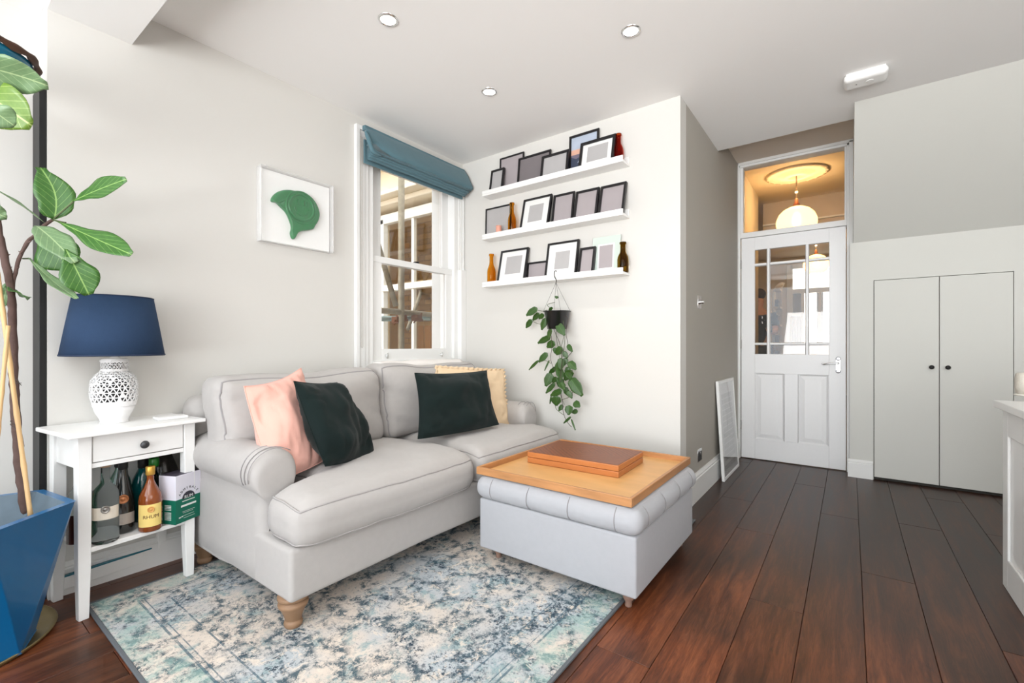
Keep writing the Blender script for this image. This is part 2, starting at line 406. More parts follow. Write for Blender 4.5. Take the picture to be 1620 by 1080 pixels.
# ------------------------------------------------------------------ room shell
XL, XA, XR = -2.59, -2.74, 2.62       # window wall, alcove back, kitchen wall
YS, YC, YD = 2.806, 4.421, 4.566      # shelf wall, cupboard wall, door wall
XC = -.818                            # passage side wall
ZC, ZL = 2.519, 2.665
YB = -3.0
YN = .363                             # near end of window wall (alcove starts)

# floor: slab and boards
fl = struct(MB().box(-2.85, XR+.1, YB-.1, 12.0, -.15, -.016), 'floor', mat('subfloor', rgb(30, 20, 15), .9))
PW = .1835; rng = random.Random(3)
def board_mesh(L_):
    me = MB().box(.0007, PW-.0007, 0.0007, L_-.0007, -.016, 0)
    return me
joint = {-4: 2.5, -3: 1.418, -2: 0.9, -1: 3.95, 0: 3.345, 1: 2.59, 2: 3.42, -5: 2.6, -6: 1.1, 3: 2.2}
for k in range(-16, 15):
    x0 = .042+PW*(k-1)
    if x0+PW < -2.80 or x0 > XR: continue
    j = joint.get(k, rng.uniform(.4, 2.6)); L_ = 1.9
    ys = [j+i*L_ for i in range(-4, 4)]
    if k == 0: ys = sorted(ys+[3.345]); 
    y = YB; cuts = [YB]+[q for q in ys if YB+.25 < q < YD+.1]+[YD+.12]
    for a, b in zip(cuts, cuts[1:]):
        if b-a < .05: continue
        ob = MB().box(.0008, PW-.0008, .0008, b-a-.0008, -.016, -rng.uniform(0, .0004)).build('plank', PLANK, None, bevel=.0012, segs=1)
        ob.location = (x0, a, 0); ob.parent = fl
# hall floor beyond the door
struct(MB().box(-2.4, 1.6, YD+.125, 11.9, -.016, -.001), 'floor', mat('hall_floor', rgb(140, 108, 78), .5, var=.2))

# window opening in the left wall
WY0, WY1, WZ0, WZ1 = 1.90, 2.745, .90, 2.36
mb = MB()
mb.box(XL-.30, XL, YN, WY0, 0, ZL); mb.box(XL-.30, XL, WY1, YS+.05, 0, ZL)
mb.box(XL-.30, XL, WY0, WY1, 0, WZ0); mb.box(XL-.30, XL, WY0, WY1, WZ1, ZL)
struct(mb, 'wall_left', WALL)
mb = MB(); mb.box(XA-.15, XA, YB, YN+.0, 0, ZL); mb.box(XA-.0005, XL-.30, YN, YN+.05, 0, ZL)
struct(mb, 'wall_left', WALL)
struct(MB().box(XL-.30, XC, YS, YS+.12, 0, ZL), 'wall_back', WALL)
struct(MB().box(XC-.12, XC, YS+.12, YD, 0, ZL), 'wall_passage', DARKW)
# door wall: bits round the frame
mb = MB(); mb.box(-2.4, -.818, YD, YD+.12, 0, 3.0); mb.box(.008, .3, YD, YD+.12, 0, 3.0); mb.box(-.818, .008, YD, YD+.12, 2.665, 3.0)
struct(mb, 'wall_door', WALL)
# cupboard wall with opening for two doors
CX0, CX1, CXm, CZ = .146, .878, .513, 1.511
mb = MB(); mb.box(.003, CX0, YC, YD, 0, 1.811); mb.box(CX1, XR, YC, YD+.1, 0, 1.811); mb.box(CX0, CX1, YC, YD, CZ, 1.811)
mb.box(CX0, CX1, YD+.5, YD+.55, 0, CZ)
struct(mb, 'wall_cupboard', GREYW)
# sloping underside of the stairs
struct(MB().add(prism([(YC, 1.811), (3.523, ZC), (3.523, ZL+.1), (YD+.1, ZL+.1), (YD+.1, 1.811)], .024, XR, 'x')), 'wall_stair_soffit', GREYW)
struct(MB().box(XR, XR+.15, YB, YC+.2, 0, ZL), 'wall_right', WALL)
mb = MB(); mb.box(-2.9, -2.2, YB-.15, YB, 0, ZL); mb.box(2.2, XR+.15, YB-.15, YB, 0, ZL); mb.box(-2.2, 2.2, YB-.15, YB, 2.35, ZL)
struct(mb, 'wall_garden', WALL)
# ceilings: main with roof-light hole, lobby strip
mb = MB(); RL = (-1.8, 1.4, -2.15, -.45)
mb.box(-2.9, XR+.15, YB-.15, RL[2], ZC, ZL); mb.box(-2.9, XR+.15, RL[3], 3.523, ZC, ZL)
mb.box(-2.9, RL[0], RL[2], RL[3], ZC, ZL); mb.box(RL[1], XR+.15, RL[2], RL[3], ZC, ZL)
mb.box(XC-.1, .024, 3.523, 3.782, ZC, ZL)
struct(mb, 'ceiling', CEIL)
struct(MB().box(-2.9, XR+.15, 2.5, YD+.12, ZL, ZL+.1), 'ceiling', mat('lobby_ceiling', rgb(226, 214, 200), .8))  # beige of the warm light is put into this ceiling colour
struct(MB().box(-2.9, XR+.15, YB-.1, RL[2]-.02, ZL, ZL+.1), 'ceiling', CEIL)
struct(MB().box(XL-.28, XR, .362, .632, 2.368, ZC+.02), 'trim_1', CEIL)              # downstand beam
struct(MB().box(XA-.1, XR, .1, .361, 2.40, ZC+.02), 'trim_2', CEIL)
# black jamb board in the alcove reveal
o = struct(MB().box(XA+.002, XL-.004, YN-.022, YN-.001, 0, 2.06), 'trim_3', mat('black_board', rgb(14, 15, 15), .5, var=.15), bevel=.002)

# skirting boards
def skirt(name, pts_fn):
    return pts_fn
def skirting(name, x0, y0, x1, y1, nx, ny, h=.178, t=.018):
    prof = [(0, 0), (t, 0), (t, h*.80), (t*.72, h*.83), (t*.8, h*.88), (t*.45, h*.95), (t*.3, h), (0, h)]
    v = []; f = []; n = len(prof)
    for (x, y) in ((x0, y0), (x1, y1)):
        for d, z in prof: v.append((x+nx*d, y+ny*d, z))
    f = [(i, (i+1) % n, n+(i+1) % n, n+i) for i in range(n)]+[tuple(range(n)), tuple(reversed(range(n, 2*n)))]
    return struct(MB().add((v, f)), name, WHITE2)
skirting('baseboard_left', XL, YN, XL, YS, 1, 0, .13)
skirting('baseboard_back', XL, YS, XC, YS, 0, -1)
skirting('baseboard_passage', XC, YS-.0, XC, YD-.005, 1, 0)
skirting('baseboard_cupboard', -.012, YC, CX0-.004, YC, 0, -1, .136, .02)
skirting('baseboard_right', XR, YB, XR, YC, -1, 0, .14)
# white boxing in the corner beside the window
struct(MB().box(XL, XL+.045, 2.745, YS, .0, 1.635), 'trim_4', WHITE, bevel=.003)

# ------------------------------------------------------------------ sash window
win = MB()
def ring(mb, x0, x1, y0, y1, z0, z1, w, wb=None, wt=None):
    wb = w if wb is None else wb; wt = w if wt is None else wt
    mb.box(x0, x1, y0, y0+w, z0, z1); mb.box(x0, x1, y1-w, y1, z0, z1)
    mb.box(x0, x1, y0+w, y1-w, z0, z0+wb); mb.box(x0, x1, y0+w, y1-w, z1-wt, z1)
    return mb
mb = MB()      # architrave, stepped moulding
for (w0, w1, t) in ((0, .028, .030), (.028, .075, .020), (.075, .105, .014)):
    y0, y1, z1 = 1.772+w0, 2.80-(w0*.45), 2.455-w0
    y0b, y1b, z1b = 1.772+w1, 2.80-(w1*.45), 2.455-w1
    mb.box(XL, XL+t, y0, y0b, .84, z1); mb.box(XL, XL+t, y1b, y1, .84, z1); mb.box(XL, XL+t, y0b, y1b, z1b, z1)
wnd = struct(mb, 'window_1', WHITE2, bevel=.003)
ROOTM[wnd.name] = ident()
mb = MB(); ring(mb, XL-.16, XL+.004, WY0-.03, WY1+.01, .86, WZ1+.03, .05, .055); mb.box(XL-.2, XL+.035, WY0-.06, WY1+.03, .845, .872)
mb.build('window_frame', WHITE, wnd, bevel=.003)
# lower sash (inner) and upper sash (outer)
ls0, ls1 = at(596, 500, x=-2.632).y, at(711, 500, x=-2.632).y
mb = MB(); g0, g1 = at(601.5, 500, x=-2.632).y, at(703, 500, x=-2.632).y
mb.box(-2.65, -2.615, WY0, g0, .905, 1.632); mb.box(-2.65, -2.615, g1, WY1, .905, 1.632)
mb.box(-2.65, -2.615, g0, g1, .905, .992); mb.box(-2.652, -2.610, WY0, WY1, 1.590, 1.634)
sl = mb.build('sash', WHITE, wnd, bevel=.003)
mb = MB(); u0, u1 = at(600, 400, x=-2.672).y, at(697, 400, x=-2.672).y
mb.box(-2.69, -2.655, WY0, u0, 1.62, WZ1); mb.box(-2.69, -2.655, u1, WY1, 1.62, WZ1)
mb.box(-2.69, -2.655, u0, u1, 1.595, 1.64); mb.box(-2.69, -2.655, u0, u1, 2.262, WZ1)
su = mb.build('sash', WHITE, wnd, bevel=.003)
MB().box(-2.634, -2.630, g0, g1, .99, 1.592).build('pane', GLASSC, wnd)
MB().box(-2.674, -2.670, u0, u1, 1.635, 2.265).build('pane', GLASSC, wnd)
for yy in ((ls0+g0)/2+.05, g1-.06):
    mb = MB(); mb.add(lathe([(.012, 0), (.012, .006), (.007, .012), (.007, .02)], 12, M=Matrix.Translation((-2.615, yy, .945)) @ Matrix.Rotation(PI/2, 4, 'Y')))
    mb.box(-2.600, -2.594, yy-.006, yy+.006, .925, .965)
    mb.build('sash_lift', CHROME, wnd, smooth=False, bevel=.0015)
yy = at(660, 414, x=-2.62).y
MB().box(-2.65, -2.62, yy-.015, yy+.02, 1.634, 1.648).build('sash_catch', BLACKP, wnd, bevel=.003)

# roman blind
bl = thing('roman_blind', 'teal blue fabric roman blind gathered up above the window', 'blind', (XL+.05, 2.3, 2.2))
ya, yb = 1.815, 2.782; rows = []
prof = [(-2.552, 2.452), (-2.535, 2.44), (-2.505, 2.40), (-2.475, 2.34), (-2.456, 2.305), (-2.453, 2.288), (-2.458, 2.278), (-2.468, 2.274)]
def blindsheet(prof, ya, yb, sag=.012, ends=True, n=40, seed=0):
    v = []; f = []; m = len(prof)
    for i in range(n+1):
        t = i/n; y = ya+(yb-ya)*t
        for j, (x, z) in enumerate(prof):
            k = j/(m-1); e = math.sin(PI*t)
            lift = .05*max(0, 1-t*5)*k if ends else 0
            v.append((x-lift*.9+.010*e*math.sin(k*PI), y, z-sag*e*k+.004*nz((t*6, k*3, seed))+lift*.8))
    for i in range(n):
        for j in range(m-1): a = i*m+j; f.append((a, a+m, a+m+1, a+1))
    return v, f
MB().add(blindsheet(prof, ya, yb)).build('front_fold', BLINDM, bl, smooth=True, solid=.004)
for q in range(4):
    x = -2.464-q*.015; z = 2.262-q*.013
    pr = [(x-.01, 2.32), (x, 2.26), (x+.004, z+.01), (x-.004, z), (x-.011, z+.008), (x-.013, 2.30)]
    MB().add(blindsheet(pr, ya+.004*q, yb-.012-.006*q, .006, False, 30, q)).build('fold', BLINDM, bl, smooth=True, solid=.003)
mb = MB(); mb.box(-2.548, -2.538, ya, yb-.03, 2.206, 2.36); mb.build('hem', BLINDM, bl, bevel=.003)
MB().box(-2.56, -2.53, ya, yb-.01, 2.42, 2.452).build('headrail', BLINDM, bl, bevel=.003)
# crumpled left corner
pts = [at(578, 207, x=-2.50), at(584, 222, x=-2.475), at(590, 236, x=-2.465), at(603, 243, x=-2.462)]
for q in range(2):
    pc = smooth_curve([p+Vector((.004*q, 0, -.016*q)) for p in pts], 5)
    MB().add(tube(pc, [.004+.010*math.sin(PI*min(1, i/len(pc)+.1)) for i in range(len(pc))], 8)).build('crease', BLINDM, bl, smooth=True)
# blind chain
mb = MB(); c0 = at(570.5, 215, x=-2.555); c1 = at(571.5, 548, x=-2.555)
for dy in (0, .012): mb.add(tube([c0+Vector((0, dy, 0)), c1+Vector((0, dy, 0))], .0016, 6))
mb.add(tube([c1+Vector((0, .006+.006*math.cos(a), -.006*math.sin(a))) for a in [i*PI/6 for i in range(7)]], .0016, 6))
tag(mb.build('blind_chain', mat('chain', rgb(176, 170, 160), .4), None), 'thin pull chain hanging down beside the left of the window', 'chain')

# ------------------------------------------------------------------ outside: neighbour's window, bricks, scaffold
BRICKM = mat('stock_brick', rgb(184, 160, 112), .85, var=.3, vscale=3, bump=.6, bscale=60)
BRICKM2 = mat('stock_brick_dark', rgb(150, 128, 90), .85, var=.3, vscale=3, bump=.6, bscale=60)
REND = mat('cream_render', rgb(236, 222, 196), .8, var=.05)
yn = 3.42
bw = struct(MB().box(-6.2, -2.9, yn+.9, yn+1.0, -2, 3.2), 'wall_outside', mat('mortar', rgb(150, 134, 108), .9, var=.2))  # brick wall set behind the panes in place of their brick reflections
ROOTM[bw.name] = ident(); rb = random.Random(5)
bme = {}
for mm_ in (BRICKM, BRICKM2):
    me = MB().box(0, .205, 0, .02, 0, .062); ob = me.build('brick', mm_, bw, world=False, bevel=.004, segs=1); bme[mm_.name] = ob.data; bpy.data.objects.remove(ob)
for r in range(0, 26):
    z = .75+r*.075
    for c in range(0, 9):
        x = -5.2+c*.217+(.108 if r % 2 else 0)
        ob = bpy.data.objects.new('brick', bme[rb.choice([BRICKM, BRICKM, BRICKM2]).name]); C.objects.link(ob); ob.parent = bw
        ob.location = (x, yn+.882+rb.uniform(-.003, .003), z)
mb = MB()      # neighbour window frame facing the garden
def NX(u): return at(u, 400, y=yn).x
def NZ(u, v): return at(u, v, y=yn).z
xl, xm, xr_ = NX(596), NX(650), NX(690)
zt = NZ(640, 338); zb = .35
mb.box(xl-.1, xl+.12, yn, yn+.1, zb, zt); mb.box(xr_-.05, xr_+.10, yn-.02, yn+.12, -1, zt+.1); 
mb.box(xm-.02, xm+.02, yn+.02, yn+.08, zb, zt); mb.box(xl, xr_, yn, yn+.1, zt-.06, zt+.05)
zm = NZ(640, 452); mb.box(xl, xr_, yn-.01, yn+.1, zm-.04, zm+.03); 
zm2 = NZ(650, 440); mb.box(xl, xr_, yn+.3, yn+.34, zm2-.01, zm2+.03)
mb.box(xl-1.4, xl-.1, yn, yn+.1, zb-1, zt+.1)
nwt = thing('neighbour_window', 'white painted sash window of the house outside, behind the scaffold', 'window', ((xl+xr_)/2, yn, zb))
mb.build('window_frame', mat('neighbour_white', rgb(246, 240, 226), .5), nwt, bevel=.006)
MB().box(NX(607), NX(684), yn+.06, yn+.066, zb, zt-.05).build('pane', mat('smoky_glass', rgb(235, 215, 180), .03, trans=1, ior=1.45), nwt)
mb = MB(); mb.box(-6.2, xr_+.12, yn-.12, yn+.14, zt+.10, zt+.16); mb.box(-6.2, xr_+.12, yn-.25, yn+.14, zt+.16, zt+.20); mb.box(-6.2, xr_+.1, yn-.02, yn+1, zt+.2, zt+.55)
mb.box(-6.2, xr_+.12, yn-.34, yn+.14, zt+.55, zt+.60)
struct(mb, 'trim_5', REND, bevel=.01)
TILE = mat('clay_tile', rgb(196, 104, 70), .8, var=.25, vscale=10)
rt = thing('roof_tiles', 'orange clay roof tiles above the cream fascia outside the window', 'roof', (-4.8, yn, zt+.6))
for r in range(3):
    for c in range(16):
        M = Matrix.Translation((-6.1+c*.17, yn-.30+r*.16, zt+.61+r*.13)) @ Matrix.Rotation(.7, 4, 'X')
        mb = MB(); mb.add(prism([(0, 0), (.04, .028), (.085, .038), (.13, .028), (.165, 0), (.165, -.02), (0, -.02)], 0, .24, 'y'), M=M)
        mb.build('tile', TILE, rt)
# paving/garden wall outside low down and wooden fence slats
fw = thing('garden_fence', 'brown upright board fence beyond the scaffold outside the window', 'fence', (-4.2, yn+.7, -1))
for c in range(9):
    x = -4.5+c*.13
    MB().box(x, x+.11, yn+.60+(c % 2)*.01, yn+.62+(c % 2)*.01, -.9, NZ(660, 510)).build('board', mat('fence_wood', rgb(168, 128, 82), .8, var=.3, vscale=12, stretch=(1, 1, .1)), fw, bevel=.004)
# scaffold
sc = thing('scaffold', 'weathered steel scaffold poles clamped together outside the window', 'scaffold', (-3.2, 2.65, -1.5))
def pole(a, b, r=.024, m=STEEL): return MB().add(tube([a, b], r, 14)).build('pole', m, sc, smooth=True)
XP = -3.35
pole(Vector((XP, at(634, 400, x=XP).y, -1.5)), Vector((XP, at(635, 400, x=XP).y, 3.6)), .030)
p0 = at(597, 383, x=XP+.08); p1 = at(626, 484, x=XP+.08); d = (p1-p0)
pole(p0-d*.6, p1, .024)
p0 = at(597, 490.5, x=XP+.12); p1 = at(700, 499, x=XP-.3); d = p1-p0
pole(p0-d*.4, p1+d*.2, .026)
p0 = at(597, 504, x=XP-.12); p1 = at(660, 503.5, x=XP-.12); d = p1-p0
STEELB = mat('galvanised', rgb(150, 164, 158), .5, .4, var=.2, vscale=20)
pole(p0-d*.5, p1, .026, STEELB)
q = at(676, 503, x=XP-.25)
MB().add(tube([q+Vector((0, -.12, 0)), q+Vector((.0, .03, 0))], .028, 14)).build('pole', STEELB, sc, smooth=True)
p0 = at(645, 520, x=XP-.2); p1 = at(690, 395, x=XP-.9)
pole(p0, p1+(p1-p0)*.3, .02)
for u, v in ((634, 503), (627, 506), (658, 503)):
    q = at(u, v, x=XP-.05)
    mb = MB(); mb.box(q.x-.03, q.x+.05, q.y-.035, q.y+.035, q.z-.03, q.z+.03); mb.add(tube([q+Vector((.02, -.05, -.05)), q+Vector((.03, .05, .05))], .008, 6))
    mb.add(tube([q+Vector((.04, .05, -.02)), q+Vector((.04, -.06, -.01))], .012, 6))
    mb.build('clamp', RUST, sc, bevel=.006)
struct(MB().box(-9, -2.9, -4, 8, -1.6, -1.5), 'floor', mat('yard', rgb(130, 120, 105), .9, var=.2))
struct(MB().box(-7.2, -7.0, -4, 8, -1.5, 4.5), 'wall_outside', mat('far_brick', rgb(176, 140, 100), .9, var=.25, vscale=5))

# ------------------------------------------------------------------ interior door with transom
DX0, DX1, DZ = -.794, -.021, 1.982
mb = MB(); y0 = YD-.012
for (a, b, t) in ((0, .008, .026), (.008, .020, .018)):
    pass
mb.box(-.817, -.796, YD-.016, YD+.10, 0, 2.655); mb.box(-.019, .006, YD-.016, YD+.10, 0, 2.655)
mb.box(-.817, .006, YD-.016, YD+.10, 2.622, 2.655); mb.box(-.8, .0, YD-.006, YD+.08, DZ+.003, 2.032)
mb.box(-.80, -.774, YD+.0, YD+.08, 2.03, 2.625); mb.box(-.034, -.015, YD+.0, YD+.08, 2.03, 2.625)
mb.box(.003, .036, YC-.004+.12, YD-.001, .14, 1.81)
mb.box(-.005, .024, YD-.03, YD+.0, 0, 2.655)
mb.box(-.817, .024, YD-.03, YD+.0, 2.64, 2.664); mb.box(-.817, -.806, YD-.03, YD, 0, 2.664)
df = struct(mb, 'trim_6', WHITE2, bevel=.003)
ROOTM[df.name] = ident()
MB().box(-.776, -.032, YD+.03, YD+.034, 2.03, 2.625).build('transom_pane', GLASSC, df)
dr = thing('door_1', None, None, (-.794, YD, 0)); dr['kind'] = 'structure'
yf, yb_ = YD+.004, YD+.044
px0, px1, px2, px3 = -.677, -.134, 0, 0
# pane grid
GX = [-.682, -.580, -.562, -.309, -.281, -.136]
gz = [.935, 1.005, 1.030, 1.705, 1.738, 1.868]
gx0, gx1 = -.682, -.136
mx_ = [(-.590, -.562), (-.302, -.274)]; mz_ = [(1.018, 1.042), (1.722, 1.750)]
mb = MB()
mb.box(DX0+.003, gx0, yf, yb_, .006, DZ); mb.box(gx1, DX1-.003, yf, yb_, .006, DZ)
mb.box(gx0, gx1, yf, yb_, 1.868, DZ); mb.box(gx0, gx1, yf, yb_, .770, .940)
mb.box(gx0, gx1, yf, yb_, .006, .186); mb.box(-.455, -.353, yf, yb_, .186, .770)
mb.box(-.682, -.677, yf, yb_, .186, .77); mb.box(-.143, -.136, yf, yb_, .186, .77)
mb.build('door_leaf', DOORM, dr, bevel=.003)
for a, b in mx_: MB().add(prism([(a, yf+.016), (a+.006, yf), (b-.006, yf), (b, yf+.016), (b, yb_-.006), (a, yb_-.006)], .94, 1.868, 'z')).build('glazing_bar', DOORM, dr)
for a, b in mz_:
    xs = [gx0]+[q for m_ in mx_ for q in m_]+[gx1]
    for i in range(0, 6, 2): MB().add(prism([(yf+.016, a), (yf, a+.006), (yf, b-.006), (yf+.016, b), (yb_-.006, b), (yb_-.006, a)], xs[i], xs[i+1], 'x')).build('glazing_bar', DOORM, dr)
xs = [gx0]+[q for m_ in mx_ for q in m_]+[gx1]; zs = [.94]+[q for m_ in mz_ for q in m_]+[1.868]
for i in range(0, 6, 2):
    for j in range(0, 6, 2):
        MB().box(xs[i]-.003, xs[i+1]+.003, yf+.020, yf+.024, zs[j]-.003, zs[j+1]+.003).build('pane', GLASSC, dr)
for a, b in ((-.677, -.457), (-.351, -.143)):
    mb = MB(); mb.box(a, b, yf+.014, yb_-.008, .186, .770)
    # raised field with bevelled margins
    i = .012; k = .045
    o_ = [(a+i, .186+i), (b-i, .186+i), (b-i, .770-i), (a+i, .770-i)]; n_ = [(a+k, .186+k), (b-k, .186+k), (b-k, .770-k), (a+k, .770-k)]
    v = [(x, yf+.014, z) for x, z in o_]+[(x, yf+.003, z) for x, z in n_]
    mb.add((v, [(0, 1, 5, 4), (1, 2, 6, 5), (2, 3, 7, 6), (3, 0, 4, 7), (4, 5, 6, 7)]))
    # moulding round the panel
    v = [(a, yf, .186), (b, yf, .186), (b, yf, .770), (a, yf, .770), (a+i, yf+.013, .186+i), (b-i, yf+.013, .186+i), (b-i, yf+.013, .770-i), (a+i, yf+.013, .770-i)]
    mb.add((v, [(0, 1, 5, 4), (1, 2, 6, 5), (2, 3, 7, 6), (3, 0, 4, 7)]))
    mb.build('panel', DOORM, dr)
hd = MB(); c = Vector((-.075, yf-.004, .856))
hd.add(lathe([(.017, 0), (.017, .004), (.014, .007)], 20, M=Matrix.Translation((c.x, yf, .908)) @ Matrix.Rotation(PI/2, 4, 'X')))
hd.add(lathe([(.017, 0), (.017, .004), (.014, .007)], 20, M=Matrix.Translation((c.x, yf, .806)) @ Matrix.Rotation(PI/2, 4, 'X')))
hd.box(c.x-.0165, c.x+.0165, yf-.005, yf, .805, .91)
DCH = mat('dark_chrome', (.32, .32, .33, 1), .15, 1)
hp = hd.build('handle_plate', DCH, dr, bevel=.003)
mb = MB(); mb.add(tube([(c.x, yf, .872), (c.x, yf-.045, .872)], .009, 12))
mb.add(tube(smooth_curve([(c.x+.004, yf-.045, .872), (c.x-.03, yf-.048, .873), (c.x-.07, yf-.046, .868), (c.x-.098, yf-.042, .862), (c.x-.108, yf-.040, .870)], 5), .0065, 10))
mb.build('handle', CHROME, hp, smooth=True)
for z in (.30, 1.03, 1.75): MB().box(-.802, -.790, yf-.006, yf+.004, z-.04, z+.04).build('hinge', mat('steel_hinge', rgb(120, 118, 112), .35, .8), dr, bevel=.002)

# ------------------------------------------------------------------ hall and front room behind the glass
HW = mat('hall_wall', rgb(214, 200, 176), .8)
HC = mat('hall_ceiling', rgb(232, 214, 186), .8)
ZH = 2.90
struct(MB().box(-1.05, -.93, YD+.12, 6.5, 0, ZH), 'wall_hall_left', HW)
struct(MB().box(1.0, 1.1, YD+.12, 11.8, 0, ZH), 'wall_hall_right', HW)
struct(MB().box(-2.5, 1.1, YD+.12, 11.8, ZH, ZH+.1), 'ceiling', HC)
struct(MB().box(-2.6, -2.5, 6.5, 11.8, 0, ZH), 'wall_front_left', mat('front_wall', rgb(196, 190, 180), .8))
struct(MB().box(-2.5, -1.05, 6.4, 6.5, 0, ZH), 'wall_front_near', HW)
mb = MB(); fy = 6.9
mb.box(-.93, 1.0, fy, fy+.12, 2.46, ZH)
struct(mb, 'wall_hall_lintel', mat('hall_lintel', rgb(200, 186, 168), .8))
mb = MB(); mb.box(-.93, 1.0, fy-.02, fy, 2.46, 2.50); mb.box(-.93, 1.0, fy-.03, fy, 2.60, 2.62)
struct(mb, 'trim_7', WHITE2)
# front bay wall with bright windows
Y1 = 11.5
def FXx(u): return at(u, 500, y=Y1).x
def FZ(u, v): return at(u, v, y=Y1).z
w0, w1 = FXx(1250), FXx(1325)
zt1, zb1 = FZ(1285, 420), FZ(1285, 546)
mb = MB(); mb.box(-2.6, w0, Y1, Y1+.15, 0, ZH); mb.box(w1, 1.2, Y1, Y1+.15, 0, ZH); mb.box(w0, w1, Y1, Y1+.15, zt1, ZH); mb.box(w0, w1, Y1, Y1+.15, 0, zb1)
struct(mb, 'wall_front', HW)
mb = MB(); ring(mb, Y1, Y1, 0, 0, 0, 0, 0) if False else None
zm1 = FZ(1285, 460)
mb.box(w0-.06, w0+.05, Y1-.04, Y1+.1, zb1-.05, zt1+.05); mb.box(w1-.05, w1+.05, Y1-.04, Y1+.1, zb1-.05, zt1+.05)
mb.box(w0, w1, Y1-.04, Y1+.1, zt1-.04, zt1+.06); mb.box(w0, w1, Y1-.04, Y1+.1, zb1-.05, zb1+.04)
mb.box(w0, w1, Y1-.02, Y1+.08, zm1-.04, zm1+.06)
for u in (1270, 1297): x = FXx(u); mb.box(x-.03, x+.03, Y1-.01, Y1+.06, zb1, zm1)
z = FZ(1260, 498); mb.box(w0, FXx(1270), Y1-.01, Y1+.06, z-.03, z+.03)
w2 = struct(mb, 'window_2', WHITE2, bevel=.004)
SKYP = mat('daylight_pane_glow', rgb(255, 250, 238), .6, emit=(1, .97, .9, 1), estr=1.5)  # pane emission stands in for daylight behind the far window
ROOTM[w2.name] = ident()
MB().box(w0+.05, w1-.05, Y1+.03, Y1+.035, zm1, zt1).build('pane', SKYP, w2)
MB().box(FXx(1271), FXx(1292), Y1+.03, Y1+.035, zb1, zm1).build('pane', SKYP, w2)
MB().box(FXx(1302), w1, Y1+.03, Y1+.035, zb1, zm1).build('pane', SKYP, w2)
mb = MB(); GRYB = mat('grey_blind', rgb(140, 134, 128), .8, var=.2, vscale=30)
mb.box(w0, FXx(1271), Y1+.03, Y1+.04, z, zm1); mb.box(FXx(1292), FXx(1302), Y1+.03, Y1+.04, zb1, zm1); mb.build('pane', GRYB, w2)
mb = MB(); v = []; f = []
n = 24
for i in range(n+1):
    x = w0+(FXx(1271)-w0)*i/n; yy = Y1-.06+.02*math.sin(i*1.9)
    v += [(x, yy, zb1), (x, yy, z-.03)]
    if i: f.append((2*i-2, 2*i, 2*i+1, 2*i-1))
tag(MB().add((v, f)).build('curtain', mat('cream_curtain', rgb(176, 156, 120), .8), None, solid=.004), 'cream gathered curtain in the far front window seen through the door glass', 'curtain')
# arched white opening edge and dark shelving left of it
arch = [(FXx(1237), 0), (FXx(1237), FZ(1237, 480)), (FXx(1240), FZ(1237, 466)), (FXx(1246), FZ(1240, 460)), (FXx(1250), FZ(1250, 460))]
pa = smooth_curve([(x, Y1-1.2, z) for x, z in arch[1:]], 4)
mb = MB().add(tube([Vector((arch[0][0], Y1-1.2, 0))]+pa, .045, 8)); struct(mb, 'trim_8', WHITE2, smooth=True)
sh = thing('shelving_unit', 'pale shelving with dark clutter in the front room seen through the door glass', 'shelving', (-1.6, 9.4, 0))
sx0, sx1 = at(1224, 500, y=9.4).x, at(1234, 500, y=9.4).x
MB().box(sx0, sx1, 9.7, 9.74, 0, 2.1).build('back_panel', HW, sh)
for k in range(6): MB().box(sx0, sx1, 9.4, 9.7, .4+k*.32, .43+k*.32).build('shelf', HW, sh)
for k in range(5):
    bx_ = MB(); bx_.box(sx0+.01, sx0+.07, 9.45, 9.6, .431+k*.32, .56+k*.32+.04*(k % 2)); 
    tag(bx_.build('storage_box', mat('dark_clutter', rgb(90, 76, 60), .7, var=.4), None, bevel=.004), ['lowest', 'second', 'middle', 'fourth', 'topmost'][k]+' brown box on the far shelving behind the door glass', 'box', 'boxes on the far shelving')
# pendants
GLOBE = mat('opal_globe', rgb(255, 232, 180), .25, trans=.55, emit=(1, .72, .32, 1), estr=1.0)
BULB = mat('lit_bulb', (1, .9, .7, 1), .4, emit=(1, .82, .5, 1), estr=22)
COPPER = mat('copper', rgb(196, 120, 80), .3, .9)
def pendant(px, py, zc, label, power):
    t = thing('pendant_lamp', label, 'lamp', (px, py, zc), 0)
    mb = MB(); r = .205
    prof = [(.03, .185), (.08, .172), (.13, .145), (.175, .095), (.200, .03), (.203, -.02), (.190, -.075), (.160, -.125), (.11, -.165), (.05, -.18)]
    mb.add(lathe([(a*.96, b*.92) for a, b in prof], 32, (px, py, zc), cap=False)); mb.build('glass_globe', GLOBE, t, smooth=True, solid=.004)
    MB().add(lathe([(.004, -.06), (.03, -.045), (.035, 0), (.03, .04), (.012, .08)], 16, (px, py, zc+.02))).build('bulb', BULB, t, smooth=True)
    MB().add(lathe([(.032, .165), (.034, .19), (.02, .215), (.016, .25), (.006, .262)], 16, (px, py, zc))).build('lamp_holder', COPPER, t, smooth=True)
    MB().add(tube([(px, py, zc+.25), (px, py, ZH)], .005, 6)).build('cord', mat('brown_cord', rgb(110, 84, 56), .7), t)
    l = bpy.data.lights.new('pendant_light', 'POINT'); l.energy = power; l.color = (1, .70, .38); l.shadow_soft_size = .012
    lo = bpy.data.objects.new('pendant_light', l); lo.location = (px, py, zc+.33); C.objects.link(lo)
    return t
pc_ = at(1260, 275, z=ZH)
pendant(pc_.x, pc_.y, 2.37, 'glowing opal glass globe pendant hanging from the ceiling rose above the door', 11)
p2 = at(1291, 418, d=8.0)
pendant(p2.x, p2.y, p2.z, 'smaller looking glass globe pendant in the far front room seen through the door panes', 10)
